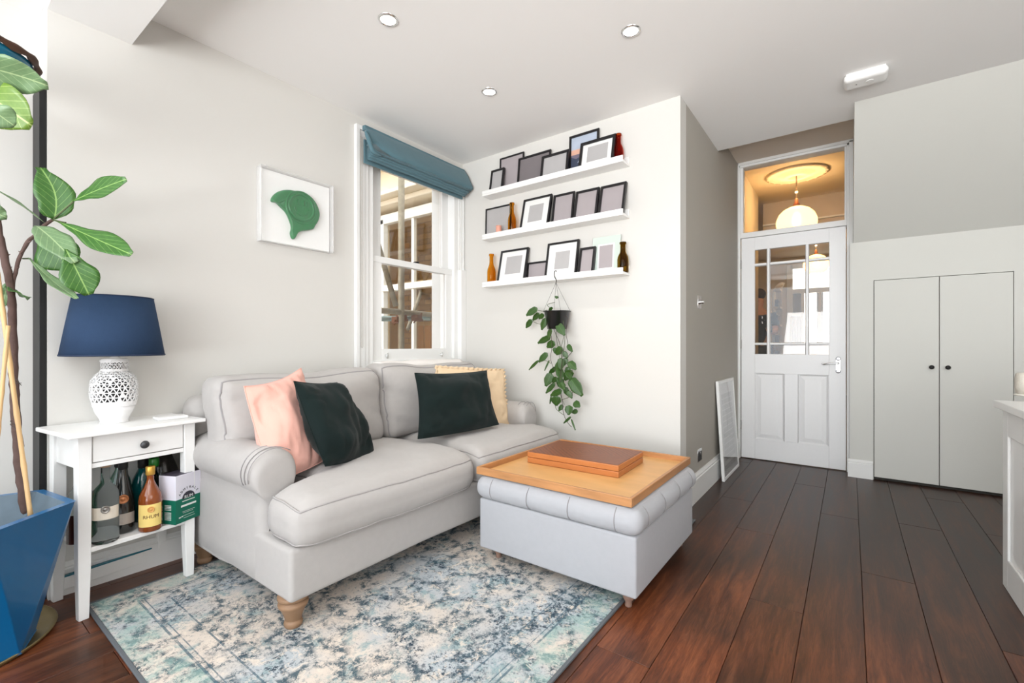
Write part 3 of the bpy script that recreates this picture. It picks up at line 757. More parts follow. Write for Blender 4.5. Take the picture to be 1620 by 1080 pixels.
mb = MB(); mb.add(lathe([(.30, 0), (.30, -.012), (.26, -.02), (.25, -.012), (.16, -.014), (.13, -.03), (.06, -.035), (.04, -.02)], 40, (pc_.x, pc_.y, ZH)))
for k in range(20):
    a = 2*PI*k/20; mb.add(lathe([(.0, -.006), (.014, -.008), (.018, -.012), (.012, -.018), (0, -.02)], 8, (pc_.x+.282*math.cos(a), pc_.y+.282*math.sin(a), ZH)))
tag(mb.build('ceiling_rose', HC, None, smooth=True), 'round moulded plaster ceiling rose above the near pendant', 'ceiling rose')

# ------------------------------------------------------------------ person seen behind the left door panes
def person():
    base = at(1203, 545, y=7.3); X, Y = base.x-.03, base.y
    t = thing('person', 'person in a navy top and dark trousers standing behind the left door panes, hand raised', 'person', (X, Y, 0))
    def skin_mesh(name, vs, es, rs, m, parent):
        me = bpy.data.meshes.new(name); Mi = Vector((X, Y, 0))
        me.from_pydata([tuple(Vector(v)-Mi) for v in vs], es, []); me.materials.append(m)
        o = bpy.data.objects.new(name, me); C.objects.link(o); o.parent = parent
        sk = o.modifiers.new('skin', 'SKIN')
        for i, r in enumerate(rs):
            me.skin_vertices[0].data[i].radius = (r, r)
        me.skin_vertices[0].data[0].use_root = True
        sm = o.modifiers.new('sub', 'SUBSURF'); sm.levels = 2; sm.render_levels = 2
        sk.use_smooth_shade = True
        return o
    SK = mat('skin', rgb(206, 158, 132), .6)
    P = lambda x, y, z: (X+x, Y+y, z)
    vs = [P(0, 0, .98), P(0, 0, 1.18), P(0, 0, 1.42), P(0, -.01, 1.53), P(0, -.02, 1.60), P(0, -.03, 1.70),
          P(-.19, 0, 1.43), P(-.24, -.03, 1.15), P(-.20, -.20, 1.05), P(.18, -.01, 1.43), P(.22, -.06, 1.20), P(.20, -.28, 1.19), P(.19, -.36, 1.21),
          P(-.10, 0, .93), P(-.11, -.02, .50), P(-.11, .02, .09), P(-.11, -.10, .04), P(.10, 0, .93), P(.11, -.02, .50), P(.11, .02, .09), P(.11, -.10, .04)]
    es = [(0, 1), (1, 2), (2, 3), (3, 4), (4, 5), (2, 6), (6, 7), (7, 8), (2, 9), (9, 10), (10, 11), (11, 12), (0, 13), (13, 14), (14, 15), (15, 16), (0, 17), (17, 18), (18, 19), (19, 20)]
    rs = [.13, .12, .14, .055, .085, .09, .06, .045, .03, .06, .045, .034, .028, .09, .06, .045, .03, .09, .06, .045, .03]
    skin_mesh('body', vs, es, rs, SK, t)
    vs = [P(0, 0, .94), P(0, 0, 1.18), P(0, 0, 1.43), P(-.19, 0, 1.43), P(-.235, -.02, 1.24), P(.18, -.01, 1.43), P(.215, -.05, 1.26)]
    skin_mesh('navy_top', vs, [(0, 1), (1, 2), (2, 3), (3, 4), (2, 5), (5, 6)], [.15, .14, .155, .075, .062, .075, .062], mat('navy_cloth', rgb(44, 50, 66), .9), t)
    vs = [P(0, 0, .96), P(-.10, 0, .92), P(-.11, -.02, .50), P(-.11, .02, .12), P(.10, 0, .92), P(.11, -.02, .50), P(.11, .02, .12)]
    skin_mesh('trousers', vs, [(0, 1), (1, 2), (2, 3), (0, 4), (4, 5), (5, 6)], [.14, .105, .075, .06, .105, .075, .06], mat('dark_denim', rgb(60, 64, 74), .9), t)
    for k in range(5):
        a = -.03+k*.014
        r0 = P(.19+a, -.37, 1.215-.004*k); r1 = P(.19+a, -.41, 1.23); r2 = P(.19+a*.9, -.43, 1.205)
        if k == 4: r0, r1, r2 = P(.16, -.35, 1.22), P(.15, -.375, 1.24), P(.155, -.40, 1.25)
        skin_mesh('finger', [r0, r1, r2], [(0, 1), (1, 2)], [.009, .008, .007], SK, t)
    MB().add(rbox(P(0, .01, 1.745), (.095, .105, .075), .07, (10, 10, 8))).build('hair', mat('brown_hair', rgb(58, 42, 32), .8), t, smooth=True)
    for s in (-1, 1): MB().add(rbox(P(.035*s, -.115, 1.70), (.011, .006, .006), .005, (4, 4, 4))).build('eye', BLACKP, t)
    MB().add(rbox(P(0, -.125, 1.67), (.012, .015, .02), .010, (4, 4, 4))).build('nose', SK, t, smooth=True)
    MB().add(rbox(P(0, -.108, 1.635), (.025, .008, .006), .005, (4, 4, 4))).build('mouth', mat('lips', rgb(170, 100, 90), .6), t)
    ph = MB().add(rbox(P(.19, -.395, 1.24), (.035, .012, .05), .008, (6, 4, 6)))
    tag(ph.build('camera_device', BLACKP, None, smooth=True), 'small dark camera held up in the hand of the person behind the door', 'camera')
person()

# ------------------------------------------------------------------ understairs cupboard doors
cp = thing('understairs_cupboard', 'pair of flat pale grey cupboard doors with black knobs under the stairs', 'cupboard', (CXm, YC, 0))
for a, b, kx in ((CX0+.004, CXm-.002, .470), (CXm+.002, CX1-.004, .555)):
    d_ = MB().box(a, b, YC-.004, YC+.016, .022, CZ-.004).build('door', GREYW, cp, bevel=.0015)
    MB().add(lathe([(.006, 0), (.006, .012), (.013, .018), (.015, .026), (.010, .032), (.001, .033)], 18, M=Matrix.Translation((kx, YC-.004, .862)) @ Matrix.Rotation(PI/2, 4, 'X'))).build('knob', BLACKP, d_, smooth=True)
MB().box(CX0, CX1, YC+.02, YC+.03, 0, CZ).build('carcass', mat('cupboard_dark', rgb(60, 58, 54), .9), cp)

# ------------------------------------------------------------------ ceiling fittings
LAMPD = mat('downlight_lens', (1, 1, 1, 1), .4, emit=(1, .97, .92, 1), estr=9)
dls = [(614, 31, 'brightest ceiling downlight, nearest the left wall beam'), (998, 49, 'ceiling downlight with a chrome rim nearest the middle of the room'), (774, 145, 'small ceiling downlight closest to the shelf wall corner')]
for u, v, lb in dls:
    p = at(u, v, z=ZC)
    t = thing('downlight', lb, 'ceiling light', (p.x, p.y, ZC), 0, 'recessed ceiling downlights')
    MB().add(lathe([(.030, .012), (.034, -.001), (.036, -.006), (.044, -.004), (.046, 0), (.046, .001)], 32, p, cap=False)).build('bezel', CHROME, t, smooth=True, solid=.001)
    MB().add(lathe([(.032, -.001), (.032, -.0025), (.012, -.004)], 24, p)).build('lens', LAMPD, t)
    l = bpy.data.lights.new('downlight_spot', 'SPOT'); l.energy = 16; l.spot_size = 1.9; l.spot_blend = .9; l.shadow_soft_size = .035; l.color = (1, .96, .9)
    lo = bpy.data.objects.new('downlight_spot', l); lo.location = (p.x, p.y, ZC-.012); C.objects.link(lo)
p = at(1369, 120, z=ZC-.01)
t = thing('smoke_alarm', 'white rounded rectangular smoke alarm on the ceiling near the stairs', 'smoke alarm', (p.x, p.y, ZC), .0)
MB().add(rbox((p.x, p.y, ZC-.0225), (.098, .062, .022), .021, (14, 14, 8))).build('body', WHITE, t, smooth=True)
MB().add(rbox((p.x, p.y, ZC-.004), (.088, .054, .006), .005, (8, 8, 4))).build('mount', WHITE2, t)
MB().add(lathe([(.018, 0), (.018, -.003), (.014, -.004), (.001, -.004)], 20, (p.x+.02, p.y, ZC-.0435))).build('test_button', WHITE2, t)
MB().add(lathe([(.003, 0), (.003, -.002), (.001, -.0022)], 8, (p.x-.04, p.y, ZC-.0435))).build('indicator', BLACKP, t)

# switch and socket on the passage wall
q = at(1105.5, 478, x=XC)
t = thing('dimmer_switch', 'chrome plate with a round dimmer knob on the dark passage wall', 'switch', q)
MB().box(XC, XC+.006, q.y-.043, q.y+.043, q.z-.043, q.z+.043).build('plate', CHROME, t, bevel=.002)
MB().add(lathe([(.016, 0), (.016, .004), (.011, .008), (.011, .026), (.008, .029)], 20, M=Matrix.Translation((XC+.006, q.y, q.z)) @ Matrix.Rotation(PI/2, 4, 'Y'))).build('knob', CHROME, t, smooth=True)
q = at(1106, 719, x=XC)
t = thing('wall_socket', 'chrome socket with black switches low on the dark passage wall', 'socket', q)
MB().box(XC, XC+.006, q.y-.05, q.y+.05, q.z-.043, q.z+.043).build('plate', CHROME, t, bevel=.002)
MB().box(XC+.006, XC+.0075, q.y-.04, q.y+.04, q.z-.036, q.z+.022).build('insert', BLACKP, t, bevel=.001)
MB().box(XC+.0075, XC+.011, q.y-.012, q.y+.004, q.z+.004, q.z+.020).build('rocker', CHROME, t, bevel=.001)

# framed poster leaning on the passage wall
a0, a1 = at(1144, 745, x=-.765), at(1168.5, 722, x=-.765)
t = thing('framed_poster', 'tall white framed grid poster leaning against the passage wall by the door', 'picture', (-.77, 3.95, 0))
L_, H_ = .56, .745; lean = .045
Mx = basis((-.752, 3.675, 0), (0, 1, 0), (-lean, 0, H_))     # x along wall, y up, z away from wall (towards +x)
if (Mx.col[2].xyz).x < 0: Mx = basis((-.752, 3.675+L_, 0), (0, -1, 0), (-lean, 0, H_))
def mframe(M, W, H, fw, d, parent, fm, name='frame'):
    mb = MB(); mb.box(0, fw, 0, H, -d, 0, M=M); mb.box(W-fw, W, 0, H, -d, 0, M=M); mb.box(fw, W-fw, 0, fw, -d, 0, M=M); mb.box(fw, W-fw, H-fw, H, -d, 0, M=M)
    return mb.build(name, fm, parent, bevel=.0012, segs=1)
Mx = Matrix(((0, -lean/H_, 1, -.748), (1, 0, 0, 3.675), (0, 1, 0, 0.001), (0, 0, 0, 1)))
mframe(Mx, L_, H_, .022, .02, t, WHITE)
mb = MB(); mb.box(.022, L_-.022, .022, H_-.022, -.018, -.008, M=Mx); mb.build('mount', MATB, t)
mb = MB()
for r in range(12):
    for c in range(7): mb.box(.10+c*.052, .145+c*.052, .13+r*.043, .165+r*.043, -.008, -.0072, M=Mx)
mb.box(.07, .46, .065, .10, -.008, -.0072, M=Mx)
mb.build('print', mat('grid_print', rgb(192, 194, 192), .5), t)
MB().box(.022, L_-.022, .022, H_-.022, -.006, -.004, M=Mx).build('glazing', GLASSC, t)
q = at(1153, 745, z=0)
tag(MB().add(lathe([(.012, 0), (.013, .004), (.013, .02), (.011, .024), (.001, .024)], 14, (q.x, q.y, .0))).build('cork', mat('cork', rgb(226, 186, 160), .8), None, smooth=True), 'tiny pale cork on the floor below the leaning poster', 'cork')

# ------------------------------------------------------------------ picture shelves
YW = YS
shelfz = []
for (l0, l1, r0) in (((763.75, 302.5), (986, 243.75), (995, 257)), ((763.75, 370), (985, 330), (994, 341)), ((760, 447.5), (983.75, 421.25), (993, 434))):
    yl = YW-.115
    pL, pR = at(*l0, y=yl), at(*l1, y=yl); z = (pL.z+pR.z)/2
    shelfz.append((pL.x, pR.x, z))
x0s = sum(s[0] for s in shelfz)/3; x1s = sum(s[1] for s in shelfz)/3
names_sh = ['white picture ledge nearest the ceiling holding six frames', 'middle white picture ledge holding a pink candle jar', 'lowest white picture ledge above the hanging plant']
SZ = []
for (a, b, z), lb in zip(shelfz, names_sh):
    t = thing('picture_ledge', lb, 'shelf', ((x0s+x1s)/2, YW, z-.04), 0, 'white picture ledges on the wall')
    MB().box(x0s, x1s, YW-.115, YW, z-.040, z-.024).build('base', WHITE, t, bevel=.002)
    MB().box(x0s, x1s, YW-.115, YW-.103, z-.024, z).build('lip', WHITE, t, bevel=.002)
    MB().box(x0s, x1s, YW-.012, YW, z-.024, z+.022).build('back_rail', WHITE, t, bevel=.002)
    SZ.append(z-.024)
def pframe(row, TL, TR, label, kind='plain', mw=0, fw=.014, d=.020, yb=.060, yt=.016, win=None, fm=None, tone=GREYP2):
    """frame standing on ledge `row`; TL,TR photo pixels of its top front corners"""
    zb = SZ[row]+.0008; yT = YW-yt-d; yB = YW-yb-d
    a, b = at(*TL, y=yT), at(*TR, y=yT); ztop = (a.z+b.z)/2; W = b.x-a.x; Hh = math.hypot(ztop-zb, yT-yB)
    fw *= 1.35
    t = thing('framed_picture', label, 'picture', ((a.x+b.x)/2, yB, zb), 0, 'framed pictures on the ledges')
    up = Vector((0, yT-yB, ztop-zb)).normalized(); nrm = Vector((0, -up.z, up.y))
    M = Matrix(((1, up.x, nrm.x, a.x), (0, up.y, nrm.y, yB), (0, up.z, nrm.z, zb), (0, 0, 0, 1)))
    if kind == 'glass':
        MB().box(0, W, 0, Hh, -.010, 0, M=M).build('glass_slab', mat('pale_green_glass', rgb(214, 226, 218), .15, trans=.15, alpha=1), t, bevel=.001)
        MB().box(W*.22, W*.80, Hh*.10, Hh*.80, 0, .0015, M=M).build('mount', MATB, t)
        MB().box(W*.27, W*.75, Hh*.17, Hh*.76, .0015, .0025, M=M).build('print', GREYP2, t)
        return t
    mframe(M, W, Hh, fw, d, t, fm or BLACK)
    MB().box(fw, W-fw, fw, Hh-fw, -d+.002, -.010, M=M).build('backing', MATB if kind == 'mount' else tone, t)
    if kind == 'mount':
        x0, x1, y0, y1 = win
        MB().box(W*x0, W*x1, Hh*y0, Hh*y1, -.0100, -.0092, M=M).build('print', GREYP, t)
    if kind == 'photo':
        x0, x1, y0, y1 = fw, W-fw, fw, Hh-fw
        bands = [((176, 186, 202), .66, 1), ((220, 172, 150), .52, .66), ((120, 110, 125), .40, .52)]
        for i, (c, p0, p1) in enumerate(bands): MB().box(x0, x1, y0+(y1-y0)*p0, y0+(y1-y0)*p1, -.010, -.0094, M=M).build('print', mat('sunset_band_%d' % i, rgb(*c), .5, var=.12, vscale=10), t)
        mt = [(x0, y0), (x1, y0), (x1, y0+(y1-y0)*.36), ((x0+x1)/2, y0+(y1-y0)*.30), (x0+(x1-x0)*.38, y0+(y1-y0)*.44), (x0+(x1-x0)*.2, y0+(y1-y0)*.40), (x0, y0+(y1-y0)*.47)]
        v, f = prism(mt, -.0096, -.0086, 'z'); MB().add((v, f), M=M).build('print', mat('mountain_print', rgb(64, 72, 92), .5, var=.3, vscale=30), t)
        sn = [(x0+(x1-x0)*.25, y0+(y1-y0)*.28), (x0+(x1-x0)*.38, y0+(y1-y0)*.43), (x0+(x1-x0)*.60, y0+(y1-y0)*.30), (x0+(x1-x0)*.45, y0+(y1-y0)*.33)]
        v, f = prism(sn, -.0086, -.0082, 'z'); MB().add((v, f), M=M).build('print', mat('snow_print', rgb(176, 186, 206), .5), t)
    return t
N_ = 12/270
pframe(0, (790.5, 250.5), (828.5, 239.5), 'thin black frame with a mauve print behind the small frame, top ledge', yb=.026, yt=.014, d=.010, fw=.008)
pframe(0, (777, 270), (797.5, 264), 'smallest black frame, leftmost on the top ledge', yb=.070, yt=.036, d=.018, fw=.010, tone=GREYP)
pframe(0, (820, 249.5), (871.5, 236.5), 'wide black frame third along the top ledge', yb=.052, yt=.027, d=.012, fw=.010)
pframe(0, (857, 247.5), (900, 235), 'black frame with a plain grey print just left of the sunset photograph', yb=.072, yt=.042, d=.016, fw=.012, tone=GREYP)
pframe(0, (900.5, 216), (947.5, 202), 'tall black frame with a sunset mountain photograph on the top ledge', 'photo', yb=.028, yt=.014, d=.012, fw=.011)
pframe(0, (918.5, 226), (974, 211), 'black frame with white mount beside the red bottle on the top ledge', 'mount', yb=.074, yt=.030, d=.022, fw=.014, win=(.22, .80, .26, .80))
pframe(1, (768, 330.5), (808, 322), 'black frame behind the pink candle jar on the middle ledge', yb=.022, yt=.014, d=.010, fw=.008, tone=GREYP)
pframe(1, (828.5, 315.5), (873, 306.5), 'black frame with white mount on the middle ledge', 'mount', yb=.078, yt=.016, d=.020, fw=.010, win=(.24, .74, .26, .78))
pframe(1, (876, 308.5), (909, 302), 'black frame with mauve print right of the mounted one, middle ledge', yb=.058, yt=.016, d=.014, fw=.010)
pframe(1, (911.5, 303), (948, 295), 'black frame second from the right end of the middle ledge', yb=.070, yt=.016, d=.018, fw=.011)
pframe(1, (950.5, 294.5), (991, 286.5), 'black frame at the right end of the middle ledge', yb=.072, yt=.016, d=.022, fw=.011)
pframe(2, (792.5, 397), (836, 390.5), 'black frame with white mount leaning beside the amber bottle, lowest ledge', 'mount', yb=.076, yt=.016, d=.020, fw=.010, win=(.24, .80, .28, .80))
pframe(2, (834, 415.3), (868, 411.5), 'low landscape black frame between two mounted pictures, lowest ledge', yb=.030, yt=.014, d=.014, fw=.009)
pframe(2, (866.5, 385), (916, 378), 'largest black frame with white mount above the hanging plant hook', 'mount', yb=.068, yt=.016, d=.018, fw=.010, win=(.28, .74, .26, .74))
pframe(2, (917.5, 393), (942, 388), 'small deep black frame beside the green glass frame, lowest ledge', yb=.070, yt=.026, d=.022, fw=.011)
pframe(2, (938, 377), (982, 370), 'pale green glass frame beside the dark bottle on the lowest ledge', 'glass', d=.010, yb=.040, yt=.014)

def glassm(name, c, dens=1.0, rough=.05):
    if name in MATS: return MATS[name]
    m = mat(name, c, rough, trans=1, ior=1.18); return m
AMBER = glassm('amber_glass', rgb(240, 190, 84)); REDG = glassm('red_glass', rgb(214, 84, 30)); OLIVE = glassm('olive_glass', rgb(176, 146, 60))
def small_bottle(row, u, vtop, label, m, rr=.019, yo=.055):
    rr *= 1.08
    zb = SZ[row]+.001; p = at(u, vtop, y=YW-yo); H = p.z-zb
    prof = [(rr*.85, 0), (rr, .005), (rr, H*.42), (rr*.9, H*.52), (rr*.52, H*.66), (rr*.44, H*.74), (rr*.44, H*.93), (rr*.58, H*.94), (rr*.58, H)]
    o = MB().add(lathe(prof, 24, (p.x, YW-yo, zb), cap=False)).add(lathe([(.001, .001), (rr*.85, .001), (rr*.85, .002)], 24, (p.x, YW-yo, zb), cap=False)).build('bottle', m, None, smooth=True, solid=.0025)
    return tag(o, label, 'bottle')
small_bottle(0, 978.5, 212, 'small red-orange glass bottle at the right end of the top ledge', REDG, .029, .040)
small_bottle(1, 810, 321, 'amber glass bottle beside the candle jar on the middle ledge', AMBER, .028, .070)
small_bottle(2, 777.5, 402, 'amber glass bottle at the left end of the lowest ledge', AMBER, .030, .066)
small_bottle(2, 985.5, 383, 'dark olive glass bottle at the right end of the lowest ledge', OLIVE, .032, .044)
p = at(789, 357, y=YW-.07)
t = thing('candle_jar', 'short pink candle jar with a dark label on the middle ledge', 'candle', (p.x, YW-.07, SZ[1]))
hh = p.z-SZ[1]
MB().add(lathe([(.020, 0), (.021, .004), (.021, hh), (.018, hh), (.018, hh-.006), (.001, hh-.006)], 24, (p.x, YW-.07, SZ[1]+.001))).build('jar', mat('pink_wax', rgb(236, 184, 164), .4), t, smooth=True)
MB().add(lathe([(.0214, .006), (.0214, hh-.006)], 24, (p.x, YW-.07, SZ[1]+.001), cap=False)).build('label_band', mat('pink_label', rgb(226, 160, 140), .5), t, smooth=True)
MB().add(lathe([(.012, 0), (.012, .030), (.009, .032), (.001, .032)], 16, (p.x+.045, YW-.075, SZ[1]+.001))).build('lid', BLACKP, t, smooth=True)

# ------------------------------------------------------------------ wax seal art in clear box
XB = XL+.052
A = [at(414.5, 263, x=XB), at(527.5, 291, x=XB), at(519.5, 398, x=XB), at(412, 379, x=XB)]
y0, y1 = (A[0].y+A[3].y)/2, (A[1].y+A[2].y)/2+.02; z0, z1 = (A[2].z+A[3].z)/2, (A[0].z+A[1].z)/2
t = thing('wax_seal_art', 'green wax seal artwork in a clear box frame on the left wall', 'artwork', (XL, (y0+y1)/2, (z0+z1)/2))
MB().box(XL, XL+.012, y0+.012, y1-.006, z0+.006, z1-.006).build('backing', mat('art_backing', rgb(240, 240, 238), .6), t, bevel=.001)
mb = MB(); th = .0025
ACR = mat('acrylic', rgb(244, 244, 244), .05, alpha=.30)
MB().box(XB-th, XB, y0, y1, z0, z1).build('clear_front', mat('acrylic_front', rgb(244, 244, 244), .03, alpha=.035), t); mb.box(XL+.001, XB-th, y0, y0+th, z0, z1); mb.box(XL+.001, XB-th, y1-th, y1, z0, z1)
mb.box(XL+.001, XB-th, y0+th, y1-th, z0, z0+th); mb.box(XL+.001, XB-th, y0+th, y1-th, z1-th, z1)
mb.build('clear_box', ACR, t)
outl = [(195, 480), (215, 435), (260, 398), (310, 382), (370, 378), (450, 392), (520, 405), (590, 448), (640, 510), (670, 580), (679, 640), (662, 700), (632, 745), (615, 775), (560, 788), (500, 796), (455, 822), (425, 875), (400, 855), (390, 810), (400, 752), (376, 670), (340, 600), (290, 550), (245, 508), (210, 500)]
XG = XL+.034
oc = [at(400+a/6.35, 240+b/6.35, x=XG) for a, b in outl]
oc = smooth_curve(oc, 3, True); cen = sum(oc, Vector())/len(oc)
GW = mat('green_wax', rgb(0, 112, 54), .28, var=.08, vscale=12, coat=.4)
mb = MB(); v = []; f = []; n = len(oc); lv = [(1.0, XL+.012), (1.0, XL+.024), (.975, XL+.033), (.93, XL+.037), (.86, XL+.036)]
for s, x in lv:
    for p in oc: q = cen+(p-cen)*s; v.append((x, q.y, q.z))
for k in range(len(lv)-1):
    for i in range(n): j = (i+1) % n; f.append((k*n+i, k*n+j, (k+1)*n+j, (k+1)*n+i))
f.append(tuple(range((len(lv)-1)*n, len(lv)*n)))
mb.add((v, f)); mb.build('wax_seal', GW, t, smooth=True)
c = at(400+490/6.35, 240+560/6.35, x=XG+.004); R_ = (at(400+610/6.35, 335, x=XG).y-at(400+375/6.35, 335, x=XG).y)/2
def circ(rad, x): return [Vector((x, c.y+rad*math.cos(a), c.z+rad*math.sin(a))) for a in [2*PI*i/40 for i in range(40)]]
mb = MB().add(tube(circ(R_*1.05, XL+.038), .006, 8, True)).add(tube(circ(R_*1.28, XL+.036), .005, 8, True)); mb.build('seal_ring', GW, t, smooth=True)
mb = MB()
for dy in (-.5, 0): mb.add(tube([(XL+.038, c.y+R_*(dy+.15), c.z+R_*.15), (XL+.038, c.y+R_*(dy+.15), c.z+R_*.6)], .004, 8))
mb.add(tube([(XL+.038, c.y+R_*.6*math.cos(a), c.z-R_*.05+R_*.6*math.sin(a)) for a in [PI+i*PI/12 for i in range(13)]], .004, 8))
mb.add(tube([(XL+.038, c.y+R_*.42, c.z+R_*.15), (XL+.038, c.y+R_*.42, c.z+R_*.55)], .004, 8))
mb.build('embossed_mark', GW, t, smooth=True)
MB().add(lathe([(.006, 0), (.006, .010), (.004, .012)], 12, M=Matrix.Translation((XL+.03, y0+.035, z1)) @ Matrix.Rotation(0, 4, 'X'))).build('fixing_stud', CHROME, t)

# ------------------------------------------------------------------ rug
t = MB().box(-.83, .83, -1.15, 1.15, 0, .008)
rugt = thing('area_rug', 'distressed blue, teal and cream patterned rug under the sofa', 'rug', (-1.56, 1.60, .0005))
t.build('pile', RUG, rugt, world=False, bevel=.003)
mb = MB(); e = .012
for a in (-1, 1): mb.box(min(a*.83, a*(.83+e)), max(a*.83, a*(.83+e)), -1.15-e, 1.15+e, 0, .009); mb.box(-.83, .83, min(a*1.15, a*(1.15+e)), max(a*1.15, a*(1.15+e)), 0, .009)
mb.build('edge_binding', mat('rug_binding', rgb(96, 100, 104), .9), rugt, world=False, bevel=.002)
ZR = .0085

# ------------------------------------------------------------------ sofa
sofa = thing('sofa', 'pale grey linen two-seat sofa with rolled arms under the window', 'sofa', (-2.05, 1.74, 0))
def turned_leg(p, z0, z1, name, m, parent, r=.038, n=28):
    H = z1-z0
    prof = [(r*.52, 0), (r*.60, H*.04), (r*.64, H*.12), (r*.60, H*.19), (r*.50, H*.21), (r*.56, H*.25), (r*.66, H*.40), (r*.82, H*.55), (r*1.0, H*.66), (r*1.04, H*.72), (r*1.0, H*.77), (r*.80, H*.80), (r*.80, H*.83), (r*.96, H*.85), (r*1.06, H*.90), (r*1.06, H*.97), (r*1.0, H)]
    return MB().add(lathe(prof, n, (p[0], p[1], z0))).build(name, m, parent, smooth=True)
for p in ((-1.615, .855), (-1.615, 2.63), (-2.42, .86), (-2.42, 2.63)): turned_leg(p, ZR, .126, 'leg', OAK, sofa, .050)
# base
def fb(q, p):
    q = Vector(q); q.x += .0; 
    if p[0] < .2: q.z += 0
    return q
BZ0, BZ1 = .122, .31
mb = MB(); mb.add(rbox((-2.03, 1.747, .215), (.475, .935, .095), .018, (14, 20, 6), lambda q, p: q+Vector((0, 0, .006*nz(q, 3)+(-.012 if p[2] < 0 and p[0] < -.2 and p[1] < 0 else 0))))); mb.build('base', FAB, sofa, smooth=True)
# back frame
mb = MB(); mb.add(rbox((-2.46, 1.742, .50), (.085, .945, .285), .07, (8, 24, 12), lambda q, p: q+Vector((-.02*p[2], .0, .006*nz(q, 4))))); mb.build('back_frame', FAB, sofa, smooth=True)
# rolled arms: profile in y,z swept along x, with rounded front
def arm(yc, s, name):
    """s=-1 near arm (roll overhangs to -y), s=+1 far arm"""
    x_back, x_front = -2.40, -1.775
    # closed outline (y offset outward positive, z)
    prof = [(.012+.092*math.cos(math.radians(a)), .530+.092*math.sin(math.radians(a))) for a in range(-45, 200, 12)]
    prof += [(-.070, .45), (-.066, .30), (-.060, .15), (.060, .118), (.074, .13), (.076, .20), (.075, .30), (.073, .40), (.070, .455)]
    m = len(prof); v = []; f = []
    xs = [(x_back, 1), ]+[(x_back+(x_front-.055-x_back)*i/12, 1) for i in range(1, 13)]+[(x_front-.055+.055*math.sin(a), None) for a in [PI/12*i for i in range(1, 7)]]
    rings = []
    cy, cz = .0, .36
    for i, (x, k) in enumerate(xs):
        if k is None:
            a = math.asin(min(1, (x-(x_front-.055))/.055)); ins = .055*(1-math.cos(a))
        else: ins = 0
        for (dy, dz) in prof:
            d = Vector((dy-cy, dz-cz)); L0 = d.length; sc_ = max(.05, (L0-ins)/L0)
            yy, zz = cy+d.x*sc_, cz+d.y*sc_
            lean = -.02*(x-x_front)/(x_back-x_front)
            q = Vector((x, yc+s*yy, zz+lean*0))
            q.y += .004*nz(q, 6); q.z += .004*nz(q, 7, 3)
            v.append(tuple(q))
    R = len(xs)
    for i in range(R-1):
        for j in range(m):
            j2 = (j+1) % m; f.append((i*m+j, i*m+j2, (i+1)*m+j2, (i+1)*m+j))
    for e_ in (0, R-1):
        cc = Vector((0, 0, 0))
        for j in range(m): cc += Vector(v[e_*m+j])/m
        for (zz) in ((.53, .30) if False else ()): pass
        ci = len(v); v.append((cc.x, cc.y, cc.z))
        for j in range(m):
            j2 = (j+1) % m; f.append((e_*m+j, ci, e_*m+j2) if e_ == 0 else (e_*m+j, e_*m+j2, ci))
    if s > 0: f = [tuple(reversed(q)) for q in f]
    o = MB().add((v, f)).build(name, FAB, sofa, smooth=True)
    # pleat seams fanned over the front of the roll
    for t_ in (0, 1, 2):
        x = x_front-.085+.030*t_; path = [Vector((x+.030*math.sin(math.radians(a)*.5) * (1 if t_ else .6), yc+s*(.012+.0935*math.cos(math.radians(a))), .530+.0935*math.sin(math.radians(a)))) for a in range(-30+t_*6, 130, 12)]
        MB().add(tube(path, .0016, 6)).build('seam', FABP, o, smooth=True)
    return o
arm(.885, -1, 'arm'); arm(2.606, 1, 'arm')
# seat cushions (T-shaped: the outer front corner wraps round the arm)
def seat(yc, hy, side, seed):
    c = (-1.885, yc, .388); h = (.365, hy, .088); r = .070
    def fn(q, p):
        q = Vector(q); u = (p[0]+1)/2
        w = sstep(-1.80, -1.72, q.x)
        ext = .205*w*((1-p[1])/2 if side < 0 else (1+p[1])/2)**2
        q.y += -ext if side < 0 else ext*.55
        puff = (1-p[0]**4)*(1-p[1]**4)
        if p[2] > 0 or abs(p[2]) < 1: q.z += .030*puff*max(0, p[2])
        q.x += .020*(1-p[1]**2)*max(0, p[0])
        q.z += -.012*(1-p[1]**2)*0
        q.z += .006*nz(q, 5, seed)*max(0, p[2])+.004*nz(q, 14, seed)
        if p[0] > .9: q.x += .006*nz(q, 7, seed)
        # nose droops slightly
        q.z -= .012*sstep(.6, 1, p[0])
        return q
    o = MB().add(rbox(c, h, r, (30, 34, 14), fn)).build('seat_cushion', FAB, sofa, smooth=True)
    for s_ in (-1, 1):
        pth = rim_path(c, h, r, 2, s_, fn, 40)
        MB().add(tube(pth, .0042, 6, True)).build('piping', mat('seat_piping', rgb(166, 162, 160), .9, bump=.2, bscale=900, spec=.15), o, smooth=True)
    return o
seat(1.395, .375, -1, 1.3); seat(2.145, .372, 1, 8.1)
